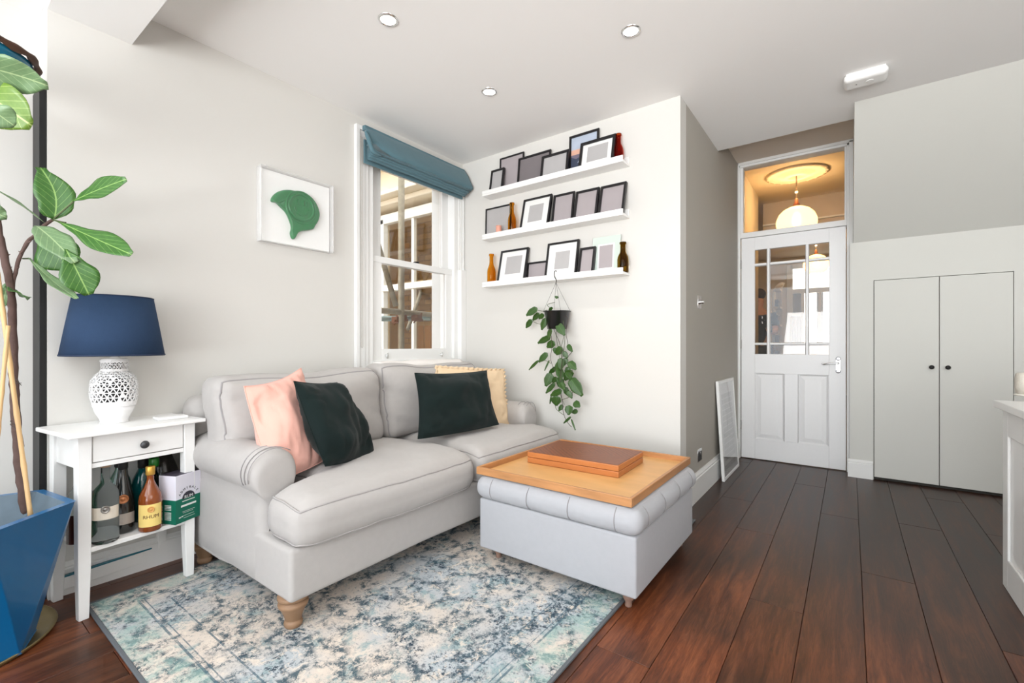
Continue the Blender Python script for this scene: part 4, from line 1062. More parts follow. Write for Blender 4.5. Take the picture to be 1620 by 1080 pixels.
# back cushions
def backc(yc, hy, seed, top, dx=0):
    c = (-2.245+dx, yc, .47+(top-.47)/2); h = (.105, hy, (top-.47)/2); r = .062
    def fn(q, p):
        q = Vector(q); puff = (1-p[1]**4)*(1-p[2]**4)
        q.x += (.055*puff*max(0, p[0])); q.x += -.075*((p[2]+1)/2)+.03
        q.z += .022*nz((q.y*3, seed, 0), 1)*max(0, p[2])-.012*(1-p[1]**2)*max(0, p[2])
        q.x += .018*nz((q.x, q.y*5, q.z*7), 1, seed)*(abs(p[0])); q.y += .010*nz(q, 8, seed+3)
        cr = abs(math.sin((q.z*3.1+q.y*1.3+seed)*6))
        q.x -= .016*max(0, 1-cr*3.5)*sstep(.35, 1, abs(p[1]))*sstep(.0, .9, p[0])*(1-abs(p[2])**6)
        return q
    o = MB().add(rbox(c, h, r, (12, 34, 22), fn)).build('back_cushion', FAB, sofa, smooth=True)
    MB().add(tube(rim_path(c, h, r, 0, 1, fn, 36), .0042, 6, True)).build('piping', FABP, o, smooth=True)
    return o
backc(1.245, .425, 2.2, .885); backc(2.105, .43, 5.9, .905)

# throw over right back cushion
mb = MB(); v = []; f = []; n1, n2 = 30, 10
for i in range(n1+1):
    for j in range(n2+1):
        t_, k = i/n1, j/n2; y = 1.74+.70*t_; x = -2.37+.13*k
        z = .906+.014*math.sin(k*PI)+.008*nz((y*9, x*12, 0), 1, 4)-.05*max(0, k-.8)*4*.5-.02*max(0, .2-k)*5
        v.append((x, y, z-.006*abs(2*t_-1)))
for i in range(n1):
    for j in range(n2): a = i*(n2+1)+j; f.append((a, a+1, a+n2+2, a+n2+1))
tag(MB().add((v, f)).build('throw', mat('white_throw', rgb(226, 222, 218), .9, bump=.3, bscale=300), None, smooth=True, solid=.008), 'thin folded white throw lying along the top of the right back cushion', 'throw')

# scatter cushions
def pillow(name, TL, TR, BR, BL, th, m, label, seed, pinch=(.05, .05, .05), frill=None, wr=.008):
    cen = (TL+TR+BR+BL)/4
    t = thing(name, label, 'cushion', cen, 0)
    nrm = (TR-TL).cross(TL-BL).normalized()
    if nrm.dot(Vector((0, 0, CH))-cen) < 0: nrm = -nrm
    N = 34; v = []; f = []
    def P(s, u, sg):
        a, b = (s+1)/2, (u+1)/2
        # pull edges inward between the corners
        pt, ps, pb = pinch
        s2 = s*(1-ps*(1-u*u)); u2 = u*(1-(pt if u > 0 else pb)*(1-s*s))
        if frill: s2 *= 1-.02*math.sin(u*7+seed)
        a, b = (s2+1)/2, (u2+1)/2
        q = (BL*(1-a)+BR*a)*(1-b)+(TL*(1-a)+TR*a)*b
        k = (max(0, 1-abs(s)**2.2)*max(0, 1-abs(u)**2.2))**.55
        wv = nz((s*1.3, u*1.3, seed), 1)*wr*3+nz((s*4, u*2.2, seed+5), 1)*wr*.6
        rd = abs(nz((s*2.6+u*1.2, u*2.2-s*.8, seed+9), 1)); wv -= wr*.8*max(0, 1-rd*6)*(abs(s*u)*1.6+.25)
        return q+nrm*sg*(th*k*.5+wv*min(1, k*2))
    for sg in (1, -1):
        b0 = len(v)
        for i in range(N+1):
            for j in range(N+1): v.append(tuple(P(-1+2*i/N, -1+2*j/N, sg)))
        for i in range(N):
            for j in range(N):
                a = b0+i*(N+1)+j; q = (a, a+N+1, a+N+2, a+1); f.append(q if sg > 0 else tuple(reversed(q)))
    MB().add((v, f)).build('cover', m, t, smooth=True)
    edge = [P(-1+2*i/N, -1, 1) for i in range(N)]+[P(1, -1+2*i/N, 1) for i in range(N)]+[P(1-2*i/N, 1, 1) for i in range(N)]+[P(-1, 1-2*i/N, 1) for i in range(N)]
    if frill:
        vv = []; ff = []; M_ = len(edge)*2
        for k in range(M_):
            p = edge[(k//2) % len(edge)]; p2 = edge[(k//2+1) % len(edge)]
            p = p if k % 2 == 0 else (p+p2)/2
            out = (p-cen); out -= nrm*out.dot(nrm); out.normalize()
            vv += [tuple(p-out*.006), tuple(p+out*frill*(.8+.3*nz((k*.5, 0, 0)))+nrm*.010*math.sin(k*1.3))]
        for k in range(M_): a, b = 2*k, 2*((k+1) % M_); ff.append((a, b, b+1, a+1))
        MB().add((vv, ff)).build('frill', m, t, smooth=True, solid=.002)
    else: MB().add(tube(edge, .0025, 6, True)).build('seam', m, t, smooth=True)
    return t
pillow('scatter_cushion', at(386, 611, x=-2.00), at(476, 582, x=-2.10), at(512, 728, x=-1.86), at(432, 762, x=-1.80), .15, PINK, 'pink velvet cushion leaning by the near sofa arm', 1, (.11, -.045, -.03), wr=.013)
pillow('scatter_cushion', at(465, 603, x=-1.90), at(533, 605, x=-2.06), at(592, 714, x=-1.86), at(515, 737, x=-1.72), .16, GREEN, 'dark green velvet cushion slumped against the pink cushion', 4, (.05, -.04, -.05), wr=.014)
pillow('scatter_cushion', at(690, 580, x=-2.10), at(797, 585, x=-2.02), at(806, 671, x=-1.90), at(700, 690, x=-1.98), .13, CREAM, 'cream frilled cushion tucked behind the dark green one', 7, (.05, .06, .0), frill=.022, wr=.014)
pillow('scatter_cushion', at(656, 590, x=-1.99), at(770, 586, x=-1.90), at(789, 671, x=-1.74), at(661, 694, x=-1.80), .15, GREEN, 'dark green velvet cushion standing in front of the cream frilled one', 11, (.07, .07, -.03), wr=.012)

# ------------------------------------------------------------------ ottoman, tray and games box
ott = thing('ottoman', 'pale grey linen footstool chest with a padded tufted lid', 'ottoman', (-1.02, 2.04, 0))
OX0, OX1, OY0, OY1 = -1.418, -.645, 1.655, 2.425
MB().add(rbox(((OX0+OX1)/2, (OY0+OY1)/2, .177), ((OX1-OX0)/2, (OY1-OY0)/2, .117), .010, (12, 12, 6))).build('box', FABO, ott, smooth=True)
for p in ((OX0+.07, OY0+.06), (OX1-.05, OY0+.05), (OX0+.07, OY1-.06), (OX1-.05, OY1-.05)):
    z0 = ZR if p[0] < -.72 else 0.0
    H = .062-z0
    MB().add(lathe([(.012, 0), (.014, H*.1), (.012, H*.3), (.020, H*.5), (.025, H*.75), (.019, H*.85), (.025, H*.92), (.025, H)], 24, (p[0], p[1], z0))).build('leg', OAKG, ott, smooth=True)
cx_, cy_ = (OX0+OX1)/2, (OY0+OY1)/2
tw = [-.8, -.4, 0, .4, .8]
def fl_(q, p):
    q = Vector(q); g = 0
    # vertical pleats on the sides, buttoned edge
    if abs(p[0]) > .93 or abs(p[1]) > .93:
        s_ = p[1] if abs(p[0]) >= abs(p[1]) else p[0]
        g = max(0, 1-min(abs(s_-a) for a in (-.75, -.25, .25, .75))*22)
        d = Vector((p[0] if abs(p[0]) > .93 else 0, p[1] if abs(p[1]) > .93 else 0, 0))
        if d.length: q -= d.normalized()*.005*g
        q += Vector((0, 0, .003*nz(q, 12)))
    top = max(0, p[2])*(1-p[0]**8)*(1-p[1]**8)
    bt = min((p[0]*2-a)**2+(p[1]*2-b)**2 for a in (-1.5, -.5, .5, 1.5) for b in (-1.5, -.5, .5, 1.5))
    q.z += .004*top-.012*max(0, 1-bt*20)*top
    return q
lid = MB().add(rbox((cx_, cy_, .345), ((OX1-OX0)/2+.022, (OY1-OY0)/2+.022, .053), .050, (60, 60, 14), fl_)).build('lid', FABO, ott, smooth=True)
for s_, ax_ in ((-1, 1), (1, 1), (-1, 0), (1, 0)):
    for a in (-.75, -.25, .25, .75):
        pts = []
        for k in range(9):
            an = -PI/2.4+PI*k/9*.86
            if ax_ == 1: x, y = cx_+a*(OX1-OX0+.044)/2, cy_+s_*((OY1-OY0)/2+.022-.050+.0500*math.cos(an))
            else: x, y = cx_+s_*((OX1-OX0)/2+.022-.050+.0500*math.cos(an)), cy_+a*(OY1-OY0+.044)/2
            pts.append((x, y, .345+.0525*math.sin(an)))
        MB().add(tube(pts, .0016, 5)).build('pleat_seam', FABP, lid, smooth=True)
# tray
ZT = .4035
t1, t2, t3 = at(760.5, 738, z=ZT+.035), at(1009.5, 789.5, z=ZT+.035), at(1085.7, 722.5, z=ZT+.035)
print('TRAY', t1, t2, t3)
ang = math.atan2(t2.y-t1.y, t2.x-t1.x); TW = .775; TD = .80
tray = thing('wooden_tray', 'large square honey pine tray lying on the ottoman', 'tray', ((t1.x+t3.x)/2, (t1.y+t3.y)/2, ZT), ang*.9)
W2, D2 = TW/2, TD/2
MB().box(-W2+.012, W2-.012, -D2+.012, D2-.012, 0, .008).build('base', PINE, tray, world=False)
for (a, b, c_, d_) in ((-W2, W2, -D2, -D2+.014), (-W2, W2, D2-.014, D2), (-W2, -W2+.014, -D2+.014, D2-.014), (W2-.014, W2, -D2+.014, D2-.014)):
    MB().box(a, b, c_, d_, 0, .035).build('rim', PINED, tray, world=False, bevel=.0025)
# games box
def inlay_mat():
    m = bpy.data.materials.new('herringbone_veneer'); m.use_nodes = True; t = m.node_tree; n = t.nodes; L = t.links; p = n['Principled BSDF']
    tc = n.new('ShaderNodeTexCoord'); sp = n.new('ShaderNodeSeparateXYZ'); L.new(tc.outputs['Object'], sp.inputs[0])
    def M(op, a, b=None):
        q = n.new('ShaderNodeMath'); q.operation = op
        for i, z in enumerate((a, b)):
            if z is None: continue
            if isinstance(z, (int, float)): q.inputs[i].default_value = z
            else: L.new(z, q.inputs[i])
        return q.outputs[0]
    ax = M('ABSOLUTE', sp.outputs[0]); ay = sp.outputs[1]
    w = M('FRACT', M('MULTIPLY', M('ADD', ax, M('ABSOLUTE', ay)), 18))
    nzn = n.new('ShaderNodeTexNoise'); nzn.inputs['Scale'].default_value = 30; L.new(tc.outputs['Object'], nzn.inputs['Vector'])
    r = ramp(t, [(.0, rgb(96, 50, 28)), (.45, rgb(134, 74, 42)), (.55, rgb(106, 56, 32)), (1, rgb(150, 88, 52))]); L.new(M('ADD', M('MULTIPLY', w, .7), M('MULTIPLY', nzn.outputs[0], .3)), r.inputs[0])
    L.new(r.outputs[0], p.inputs['Base Color']); p.inputs['Roughness'].default_value = .42
    return m
INL = inlay_mat(); BOXW = mat('games_box_side', rgb(184, 116, 66), .3, var=.15, vscale=14, stretch=(.6, .6, 5))
ZBX = ZT+.0085
g1, g2, g3 = at(835.5, 731.5, z=ZBX), at(980, 756.5, z=ZBX), at(1016, 731, z=ZBX)
print('BOX', g1, g2, g3)
gl, gd = (g2-g1).length, (g3-g2).length; ga = math.atan2(g2.y-g1.y, g2.x-g1.x)
gc = g1+(g3-g1)/2
gb = thing('games_box', 'shallow inlaid wooden games box closed on the tray', 'box', (gc.x, gc.y, ZBX), ga)
a, b = gl/2, gd/2
MB().box(-a, a, -b, b, 0, .028).build('lower_case', BOXW, gb, world=False, bevel=.003)
MB().box(-a, a, -b, b, .0295, .056).build('lid', BOXW, gb, world=False, bevel=.003)
MB().box(-a+.004, a-.004, -b+.004, b-.004, .056, .0575).build('inlaid_top', INL, gb, world=False, bevel=.0007)

# ------------------------------------------------------------------ side table
TZ = .697
c1, c2, c3 = at(92, 694, z=TZ), at(326, 661, z=TZ), at(63, 675, z=TZ)
print('TABLE', c1, c2, c3)
ta = math.atan2(c2.y-c1.y, c2.x-c1.x)-PI/2      # rotation about z, local y along the front
TWd = (c2-c1).length; TDp = .335; TWd = .455
tx = Vector((-math.sin(0), 0, 0))
ta = ta*.58; c1 = Vector((c2.x+TWd*math.sin(ta), c2.y-TWd*math.cos(ta), 0))
tb = thing('side_table', 'white painted side table with one drawer beside the sofa', 'table', (c1.x, c1.y, 0), ta)
# local: y 0..TWd along the front edge, x 0 front .. -TDp back
WT = mat('white_table', rgb(238, 238, 236), .4, var=.02, vscale=12, stretch=(2, .3, 2))
MB().box(-TDp, 0, 0, TWd, TZ-.016, TZ).build('tabletop', WT, tb, world=False, bevel=.003)
lx0, lx1 = -.038, -TDp+.012; ly0, ly1 = .036, TWd-.026; ZS = .258
for (x, y, sx, sy) in ((lx0, ly0, -1, 1), (lx0, ly1, -1, -1), (lx1, ly0, 1, 1), (lx1, ly1, 1, -1)):
    wt, wb = .042, .030; v = []
    for z, w_ in ((ZR if False else .0, wb), (.20, wt-.004), (TZ-.016, wt)):
        xa, xb = sorted((x, x+sx*w_)); yo = (wt-w_)*.3*sy
        ya_, yb2 = sorted((y+yo, y+yo+sy*w_)); v += [(xa, ya_, z), (xb, ya_, z), (xb, yb2, z), (xa, yb2, z)]
    f = [(3, 2, 1, 0), (8, 9, 10, 11)]+[(k*4+i, k*4+(i+1) % 4, k*4+4+(i+1) % 4, k*4+4+i) for k in range(2) for i in range(4)]
    if x == lx0 and y == ly1: v = [(p[0], p[1], p[2] if p[2] > 0 else .0095) for p in v]
    MB().add((v, f)).build('leg', WT, tb, world=False, bevel=.002)
ZA = TZ-.016-.125
mb = MB(); mb.box(lx1+.01, lx0-.01, ly0+.01, ly0+.026, ZA, TZ-.016); mb.box(lx1+.01, lx0-.01, ly1-.026, ly1-.01, ZA, TZ-.016)
mb.box(lx1+.01, lx1+.024, ly0+.03, ly1-.03, ZA, TZ-.016); mb.box(lx0-.030, lx0-.006, ly0+.042, ly1-.042, ZA, ZA+.018)
mb.build('apron', WT, tb, world=False, bevel=.0015)
dw = MB().box(lx0-.028, lx0-.005, ly0+.045, ly1-.045, ZA+.021, TZ-.019).build('drawer', WT, tb, world=False, bevel=.002)
MB().add(lathe([(.006, 0), (.006, .010), (.012, .014), (.016, .020), (.013, .027), (.001, .029)], 20, M=Matrix.Translation((lx0-.005, (ly0+ly1)/2+.005, ZA+.062)) @ Matrix.Rotation(PI/2, 4, 'Y'))).build('knob', mat('grey_knob', rgb(70, 70, 72), .35, .4), dw, world=False, smooth=True)
MB().box(lx1+.01, lx0-.008, ly0+.03, ly1-.03, ZS-.018, ZS).build('shelf', WT, tb, world=False, bevel=.002)
MB().box(lx1+.012, lx1+.026, ly0+.03, ly1-.03, .035, .085).build('stretcher', WT, tb, world=False, bevel=.002)
MB().box(lx1+.012, lx1+.030, ly0+.03, ly1-.03, .0855, .0915).build('glass_strip', mat('teal_edge', rgb(40, 110, 130), .2), tb, world=False)
Mt = ROOTM[tb.name]
def tl(x, y, z=0): return Mt @ Vector((x, y, z))

# bottles on the table shelf
def bottle(name, x, y, prof, m, label, liquid=None, liqm=None, cap=None, capm=None, lab=None, labm=None, extra=None, z=ZS):
    p = tl(x, y, z+.0005)
    t = thing(name, label, 'bottle', p); prof = [(a, b*1.1) for a, b in prof]; cap = [(a, b*1.1) for a, b in cap] if cap else cap
    MB().add(lathe(prof, 28, p)).build('glass', m, t, smooth=True)
    if cap: MB().add(lathe(cap, 20, p)).build('cap', capm, t, smooth=True)
    if lab:
        r, z0, z1, a0, a1 = lab; v = []; f = []
        for i in range(17):
            a = a0+(a1-a0)*i/16; v += [(p.x+r*math.cos(a), p.y+r*math.sin(a), p.z+z0), (p.x+r*math.cos(a), p.y+r*math.sin(a), p.z+z1)]
            if i: f.append((2*i-2, 2*i, 2*i+1, 2*i-1))
        MB().add((v, f)).build('label_paper', labm, t, solid=.0006)
    return t, p
def camang(p): return math.atan2(-p.y, -p.x)
CG = mat('bottle_clear', rgb(226, 230, 230), .03, trans=1, ior=1.15)
DG = mat('bottle_dark', rgb(34, 34, 30), .08, var=.1, spec=.6, coat=.5)
GG = mat('bottle_green', rgb(10, 74, 50), .08, spec=.6, coat=.5)
TG = mat('bottle_teal', rgb(8, 78, 80), .08, spec=.6, coat=.5)
AG = mat('bottle_rum', rgb(132, 66, 22), .08, spec=.6, coat=.5, var=.2)
PAP = mat('label_cream', rgb(222, 212, 196), .6); PAPY = mat('label_yellow', rgb(240, 212, 128), .6)
WAXC = mat('wax_copper', rgb(176, 112, 70), .4, .3); CORK = mat('cork_top', rgb(196, 160, 130), .8, var=.15, vscale=40)
BLK = BLACKP; GOLD = mat('gold_cap', rgb(206, 160, 74), .35, .6)
sy = (ly0, ly1)
# big clear square-shouldered bottle
fy_ = ly0+.092
t, p = bottle('bottle', -.072, fy_, [(.038, 0), (.042, .006), (.042, .165), (.038, .182), (.018, .205), (.014, .22), (.014, .262), (.017, .264), (.017, .272)], CG, 'clear glass bottle with a cork and cream label beside the left table leg',
    cap=[(.0155, .262), (.0165, .268), (.0165, .288), (.015, .290)], capm=CORK, lab=(.0426, .098, .140, 0, .1), labm=PAP)
a = camang(p)
for ch in list(t.children):
    if ch.name.startswith('label_paper'): bpy.data.objects.remove(ch)
def lab(t, p, r, z0, z1, a0, a1, m, name='label_paper'):
    v = []; f = []
    for i in range(17):
        a = a0+(a1-a0)*i/16; v += [(p.x+r*math.cos(a), p.y+r*math.sin(a), p.z+z0), (p.x+r*math.cos(a), p.y+r*math.sin(a), p.z+z1)]
        if i: f.append((2*i-2, 2*i, 2*i+1, 2*i-1))
    return MB().add((v, f)).build(name, m, t, solid=.0006)
def medal(t, p, r, z, a, m, R=.016):
    q = Vector((p.x+(r+.001)*math.cos(a), p.y+(r+.001)*math.sin(a), p.z+z))
    M = Matrix.Translation(q) @ Matrix.Rotation(a, 4, 'Z') @ Matrix.Rotation(PI/2, 4, 'Y')
    return MB().add(lathe([(R, -.004), (R, .002), (R*.8, .003), (R*.75, .0015), (R*.3, .0015), (R*.25, .003), (.001, .003)], 20, M=M)).build('seal', m, t, smooth=True)
lab(t, p, .0428, .095, .142, a-1.1, a+1.1, PAP); medal(t, p, .043, .134, a-.0, mat('seal_silver', rgb(150, 146, 140), .3, .7), .014)
# dark sloping cognac bottle
t, p = bottle('bottle', -.128, fy_+.076, [(.034, 0), (.038, .006), (.0385, .085), (.034, .13), (.025, .17), (.016, .21), (.0135, .235), (.0135, .285), (.0155, .287), (.0155, .300)], DG, 'dark sloping bottle with a copper seal between the clear and amber bottles',
    cap=[(.0150, .232), (.0160, .236), (.0160, .292), (.014, .294)], capm=BLK)
a = camang(p); lab(t, p, .0392, .038, .082, a-1.1, a+1.1, mat('label_grey', rgb(170, 160, 150), .6)); medal(t, p, .034, .140, a, WAXC, .018)
MB().add(lathe([(.012, .322), (.013, .338), (.012, .341)], 16, p)).build('cork', CORK, t, smooth=True)
# amber rhum
t, p = bottle('bottle', -.058, fy_+.142, [(.037, 0), (.040, .006), (.040, .115), (.036, .135), (.020, .165), (.0125, .185), (.0125, .22), (.0145, .222), (.0145, .23)], AG, 'amber rum bottle with yellow label and gold cap beside the green box',
    cap=[(.0150, .205), (.0160, .207), (.0160, .235), (.0145, .237)], capm=GOLD)
a = camang(p); lab(t, p, .0407, .022, .112, a-1.15, a+1.05, PAPY)
def curved_text(body, size, r, zc, a, m, parent, p, name='lettering'):
    v, f = text_mesh(body, size, Matrix.Identity(4), .0003)
    out = [(p.x+(r+q[2])*math.cos(a+q[0]/r), p.y+(r+q[2])*math.sin(a+q[0]/r), p.z+zc+q[1]) for q in v]
    return MB().add((out, f)).build(name, m, parent)
curved_text('RHUM', .020, .0416, .062, a+.05, mat('ink_brown', rgb(90, 50, 28), .6), t, p)
curved_text('VIEUX', .008, .0436, .045, a+.05, MATS['ink_brown'], t, p) if False else None
medal(t, p, .0407, .092, a+.05, mat('label_emblem', rgb(216, 160, 90), .5), .012)
# back row
t, p = bottle('bottle', -.215, fy_+.095, [(.036, 0), (.040, .006), (.040, .15), (.034, .18), (.015, .215), (.0135, .235), (.0135, .28), (.015, .30)], GG, 'dark green bottle with a black neck standing behind the clear bottle',
    cap=[(.0150, .225), (.0170, .228), (.0170, .292), (.015, .296)], capm=BLK)
t, p = bottle('bottle', -.215, fy_+.178, [(.038, 0), (.043, .006), (.043, .135), (.036, .165), (.018, .20), (.014, .21), (.014, .26)], TG, 'teal glass bottle with a black loop cap in the back row',
    cap=[(.0170, .205), (.0190, .208), (.0190, .245), (.017, .247)], capm=BLK)
MB().add(tube([p+Vector((0, .014*math.cos(b_), .270+.026*math.sin(b_))) for b_ in [PI*i/10 for i in range(11)]], .005, 8)).build('loop', BLK, t, smooth=True)
t, p = bottle('bottle', -.150, fy_+.192, [(.030, 0), (.033, .006), (.033, .13), (.027, .16), (.013, .19), (.011, .2), (.011, .25)], CG, 'slim clear bottle with a bright green cap behind the amber one',
    cap=[(.0170, .215), (.0185, .218), (.0185, .246), (.017, .248)], capm=mat('green_cap', rgb(30, 110, 30), .3))
t, p = bottle('bottle', -.225, fy_+.262, [(.050, 0), (.055, .01), (.056, .12), (.050, .18), (.030, .235), (.018, .265), (.016, .30), (.019, .305)], mat('smoky_decanter', rgb(110, 104, 98), .05, trans=.9, ior=1.3), 'smoky glass decanter behind the boxed rum, right back corner of the shelf',
    cap=[(.0160, .285), (.0180, .29), (.0180, .312), (.012, .316)], capm=BLK)
t, p = bottle('bottle', -.165, fy_-.045, [(.036, 0), (.040, .006), (.040, .135), (.036, .165), (.016, .205), (.013, .22), (.013, .265), (.016, .267), (.016, .28)], CG, 'clear bottle with white cap behind the left front table leg',
    cap=[(.0150, .262), (.0160, .264), (.0160, .282), (.014, .284)], capm=WHITE)
a = camang(p); lab(t, p, .0404, .0, .11, a-1.5, a+1.5, mat('rum_fill', rgb(70, 34, 24), .2))
# rum box: two faces, white above green
bt = tl(-.072, fy_+.258, ZS+.0005); brot = ta+.30
bxo = thing('rum_box', 'white and green carton of rum beside the amber bottle', 'box', bt, brot)
bw2, bd2, bh = .060, .044, .205
v, f = box(-bd2, bd2, -bw2, bw2, 0, bh)
MB().box(-bd2, bd2, -bw2, bw2, 0, bh).build('carton', mat('carton_white', rgb(226, 224, 234), .5), bxo, world=False, bevel=.001)
GC = mat('carton_green', rgb(8, 104, 82), .5, var=.05)
mb = MB(); g = .103
mb.box(bd2, bd2+.0008, -bw2, bw2, .001, g); mb.box(-bd2, bd2, -bw2-.0008, -bw2, .001, g); mb.build('green_band', GC, bxo, world=False)
MB().box(-bd2+.002, bd2-.002, -bw2+.002, bw2-.002, bh, bh+.0012).build('dark_top', mat('carton_top', rgb(72, 66, 78), .5), bxo, world=False)
INK = mat('ink_dark', rgb(50, 48, 60), .6); INKW = mat('ink_white', rgb(226, 230, 226), .6)
XF = bd2+.0009
# front face text plane: x+ ; local right = +y, up = z
MF = Matrix(((0, 0, 1, XF), (1, 0, 0, 0), (0, 1, 0, 0), (0, 0, 0, 1)))
mb = MB()
word = 'ADMIRALS'; Rr = .047
for i, ch in enumerate(word):
    an = PI/2+(3.5-i)*.30
    M = MF @ Matrix.Translation((Rr*math.cos(an), .103+Rr*.95*math.sin(an)-.004, 0)) @ Matrix.Rotation(an-PI/2, 4, 'Z')
    mb.add(text_mesh(ch, .0145, M))
mb.build('lettering', INK, bxo, world=False)
arc = [(.030*math.cos(b_), .099+.029*math.sin(b_)) for b_ in [PI*i/16 for i in range(17)]]
MB().add(prism(arc, XF-.0009, XF+.0004, 'x')).build('badge', INK, bxo, world=False)
mb = MB(); mb.add(text_mesh('RUM', .020, MF @ Matrix.Translation((0, .105, .0006)))); mb.box(XF-.0002, XF+.0004, -.036, .036, .066, .074)
for k, (a_, b_, z_) in enumerate(((-.030, .030, .088), (-.03, .03, .045), (-.026, .02, .039), (-.030, .026, .027), (-.024, .03, .017))): mb.box(XF-.0002, XF+.0003, a_, b_, z_, z_+(.0035 if k == 0 else .0012))
mb.box(XF-.0002, XF+.0003, -.046, -.036, .022, .027); mb.box(XF-.0002, XF+.0003, -.034, -.026, .024, .028)
mb.build('lettering', INKW, bxo, world=False)
mb = MB()
for k in range(4): mb.box(-.012, .022, -bw2-.0014, -bw2-.0008, .060+k*.006, .063+k*.006)
for k in range(6): mb.box(-.012, .022, -bw2-.0014, -bw2-.0008, .018+k*.006, .021+k*.006)
mb.build('side_print', INKW, bxo, world=False)
# coaster and glassware behind
q = tl(-.12, TWd-.085, TZ+.0005)
tag(MB().add(rbox(q+Vector((0, 0, .006)), (.040, .055, .006), .004, (8, 8, 4))).build('remote_puck', WHITE, None, smooth=True), 'flat white tablet-like pad lying on the right of the side table', 'pad')

# lamp
lp = at(181, 657, x=-2.475); lp = Vector((lp.x, lp.y, TZ+.0005)); print('LAMP', lp)
lm = thing('table_lamp', 'table lamp with navy drum shade and pierced white ceramic base', 'lamp', lp)
K = .80; KZ = 1.03
vp = [(.058, .0), (.060, .004), (.056, .008), (.062, .02), (.078, .045), (.086, .068)]
MB().add(lathe([(a*K, b*KZ) for a, b in vp], 40, lp)).build('foot', CERAM, lm, smooth=True)
body = [(.086, .068), (.0925, .098), (.095, .13), (.0945, .158), (.088, .180), (.072, .196), (.057, .207), (.053, .222), (.053, .238), (.057, .252)]
def prof_at(t):
    x = t*(len(body)-1); i = min(int(x), len(body)-2); k = x-i
    return body[i][0]*(1-k)+body[i+1][0]*k, body[i][1]*(1-k)+body[i+1][1]*k
mb = MB(); nr, ns = 15, 24; rl_ = random.Random(9)
def LP(i, j):
    r, z = prof_at(max(0, min(1, j/nr))); a = 2*PI*(i+(.5 if j % 2 else 0))/ns
    return Vector((lp.x+r*K*math.cos(a), lp.y+r*K*math.sin(a), lp.z+z*KZ))
jit = {}
def LJ(i, j):
    i %= ns
    if (i, j) not in jit:
        q = LP(i, j)
        if 0 < j < nr: q += Vector((rl_.uniform(-1, 1), rl_.uniform(-1, 1), rl_.uniform(-1, 1)))*.0018
        jit[(i, j)] = q
    return jit[(i, j)]
for j in range(nr):
    for i in range(ns):
        o_ = 1 if j % 2 else 0
        tris = [(LJ(i, j), LJ(i+1, j), LJ(i+o_, j+1)), (LJ(i+1, j), LJ(i+1+o_, j+1), LJ(i+o_, j+1))]
        if True:
            for tr in tris:
                cc = (tr[0]+tr[1]+tr[2])/3
                solidq = rl_.random() < .06 or j in (0, nr-1) or j == 10
                if solidq: mb.add(([tuple(q) for q in tr], [(0, 1, 2)])); continue
                inn = [cc+(q-cc)*.70 for q in tr]
                mb.add(([tuple(q) for q in tr]+[tuple(q) for q in inn], [(0, 1, 4, 3), (1, 2, 5, 4), (2, 0, 3, 5)]))
mb.build('pierced_body', CERAM, lm, solid=.004)
MB().add(lathe([(.045, .070), (.048, .10), (.048, .14), (.04, .17), (.026, .20), (.026, .25)], 24, lp, cap=False)).build('dark_core', mat('lamp_hole_shadow', rgb(50, 50, 50), .8), lm, smooth=True)  # dark core stands in for the shadow inside the pierced white body
MB().add(lathe([(.043, .256), (.045, .260), (.042, .266), (.02, .268), (.012, .275), (.012, .32)], 24, lp)).build('neck', CERAM, lm, smooth=True)
zs0, zs1 = .280, .522
sh_ = [(.222, zs0), (.170, zs1)]
MB().add(lathe([(.168, zs0), (.149, (zs0+zs1)/2), (.129, zs1)], 64, lp, cap=False)).build('lamp_shade', SHADE, lm, smooth=True, solid=.002)
MB().add(lathe([(.1655, zs0+.001), (.127, zs1-.001)], 64, lp, cap=False)).build('shade_lining', SHADEIN, lm, smooth=True)
mb = MB().add(lathe([(.168, zs0-.002), (.1705, zs0), (.1695, zs0+.005)], 64, lp, cap=False)).add(lathe([(.1300, zs1-.004), (.1315, zs1), (.129, zs1+.001)], 64, lp, cap=False)); mb.build('shade_trim', mat('navy_trim', rgb(28, 46, 74), .8), lm, smooth=True, solid=.001)
mb = MB()
for k in range(3): a = 2*PI*k/3; mb.add(tube([lp+Vector((0, 0, zs1-.02)), lp+Vector((.127*math.cos(a), .127*math.sin(a), zs1-.006))], .002, 6))
mb.add(tube([lp+Vector((0, 0, .30)), lp+Vector((0, 0, zs1-.02))], .004, 8)); mb.build('shade_carrier', CHROME, lm)
MB().add(lathe([(.012, .31), (.016, .33), (.028, .37), (.028, .39), (.016, .415), (.001, .42)], 16, lp)).build('bulb', WHITE, lm, smooth=True)

# ------------------------------------------------------------------ planter, saucer and fig
pcx, pcy = -2.262, .118
ptray = thing('round_saucer', 'round tarnished brass tray on the floor beneath the blue planter', 'tray', (-2.40, .09, 0))
MB().add(lathe([(.250, 0), (.262, .002), (.272, .016), (.268, .018), (.255, .007), (.0, .006)], 56, (-2.40, .09, .0005), cap=False)).build('tray_disc', BRASS, ptray, smooth=True, solid=.0015)
pl = thing('planter', 'glossy blue faceted hexagonal planter at the left edge', 'planter', (pcx, pcy, .009))
zT, zB = .478, .012; RT, RB = .272, .150; a0 = math.radians(69)
top = [Vector((pcx+RT*math.cos(a0+k*PI/3), pcy+RT*math.sin(a0+k*PI/3), zT)) for k in range(6)]
bot = [Vector((pcx-.03+RB*math.cos(a0-PI/6+k*PI/3), pcy+.03+RB*math.sin(a0-PI/6+k*PI/3), zB)) for k in range(6)]
v = [tuple(q) for q in top+bot]; f = []
for k in range(6): f += [(k, (k-1) % 6, 6+k), (k, 6+k, 6+(k+1) % 6)]
f.append(tuple(6+k for k in reversed(range(6))))
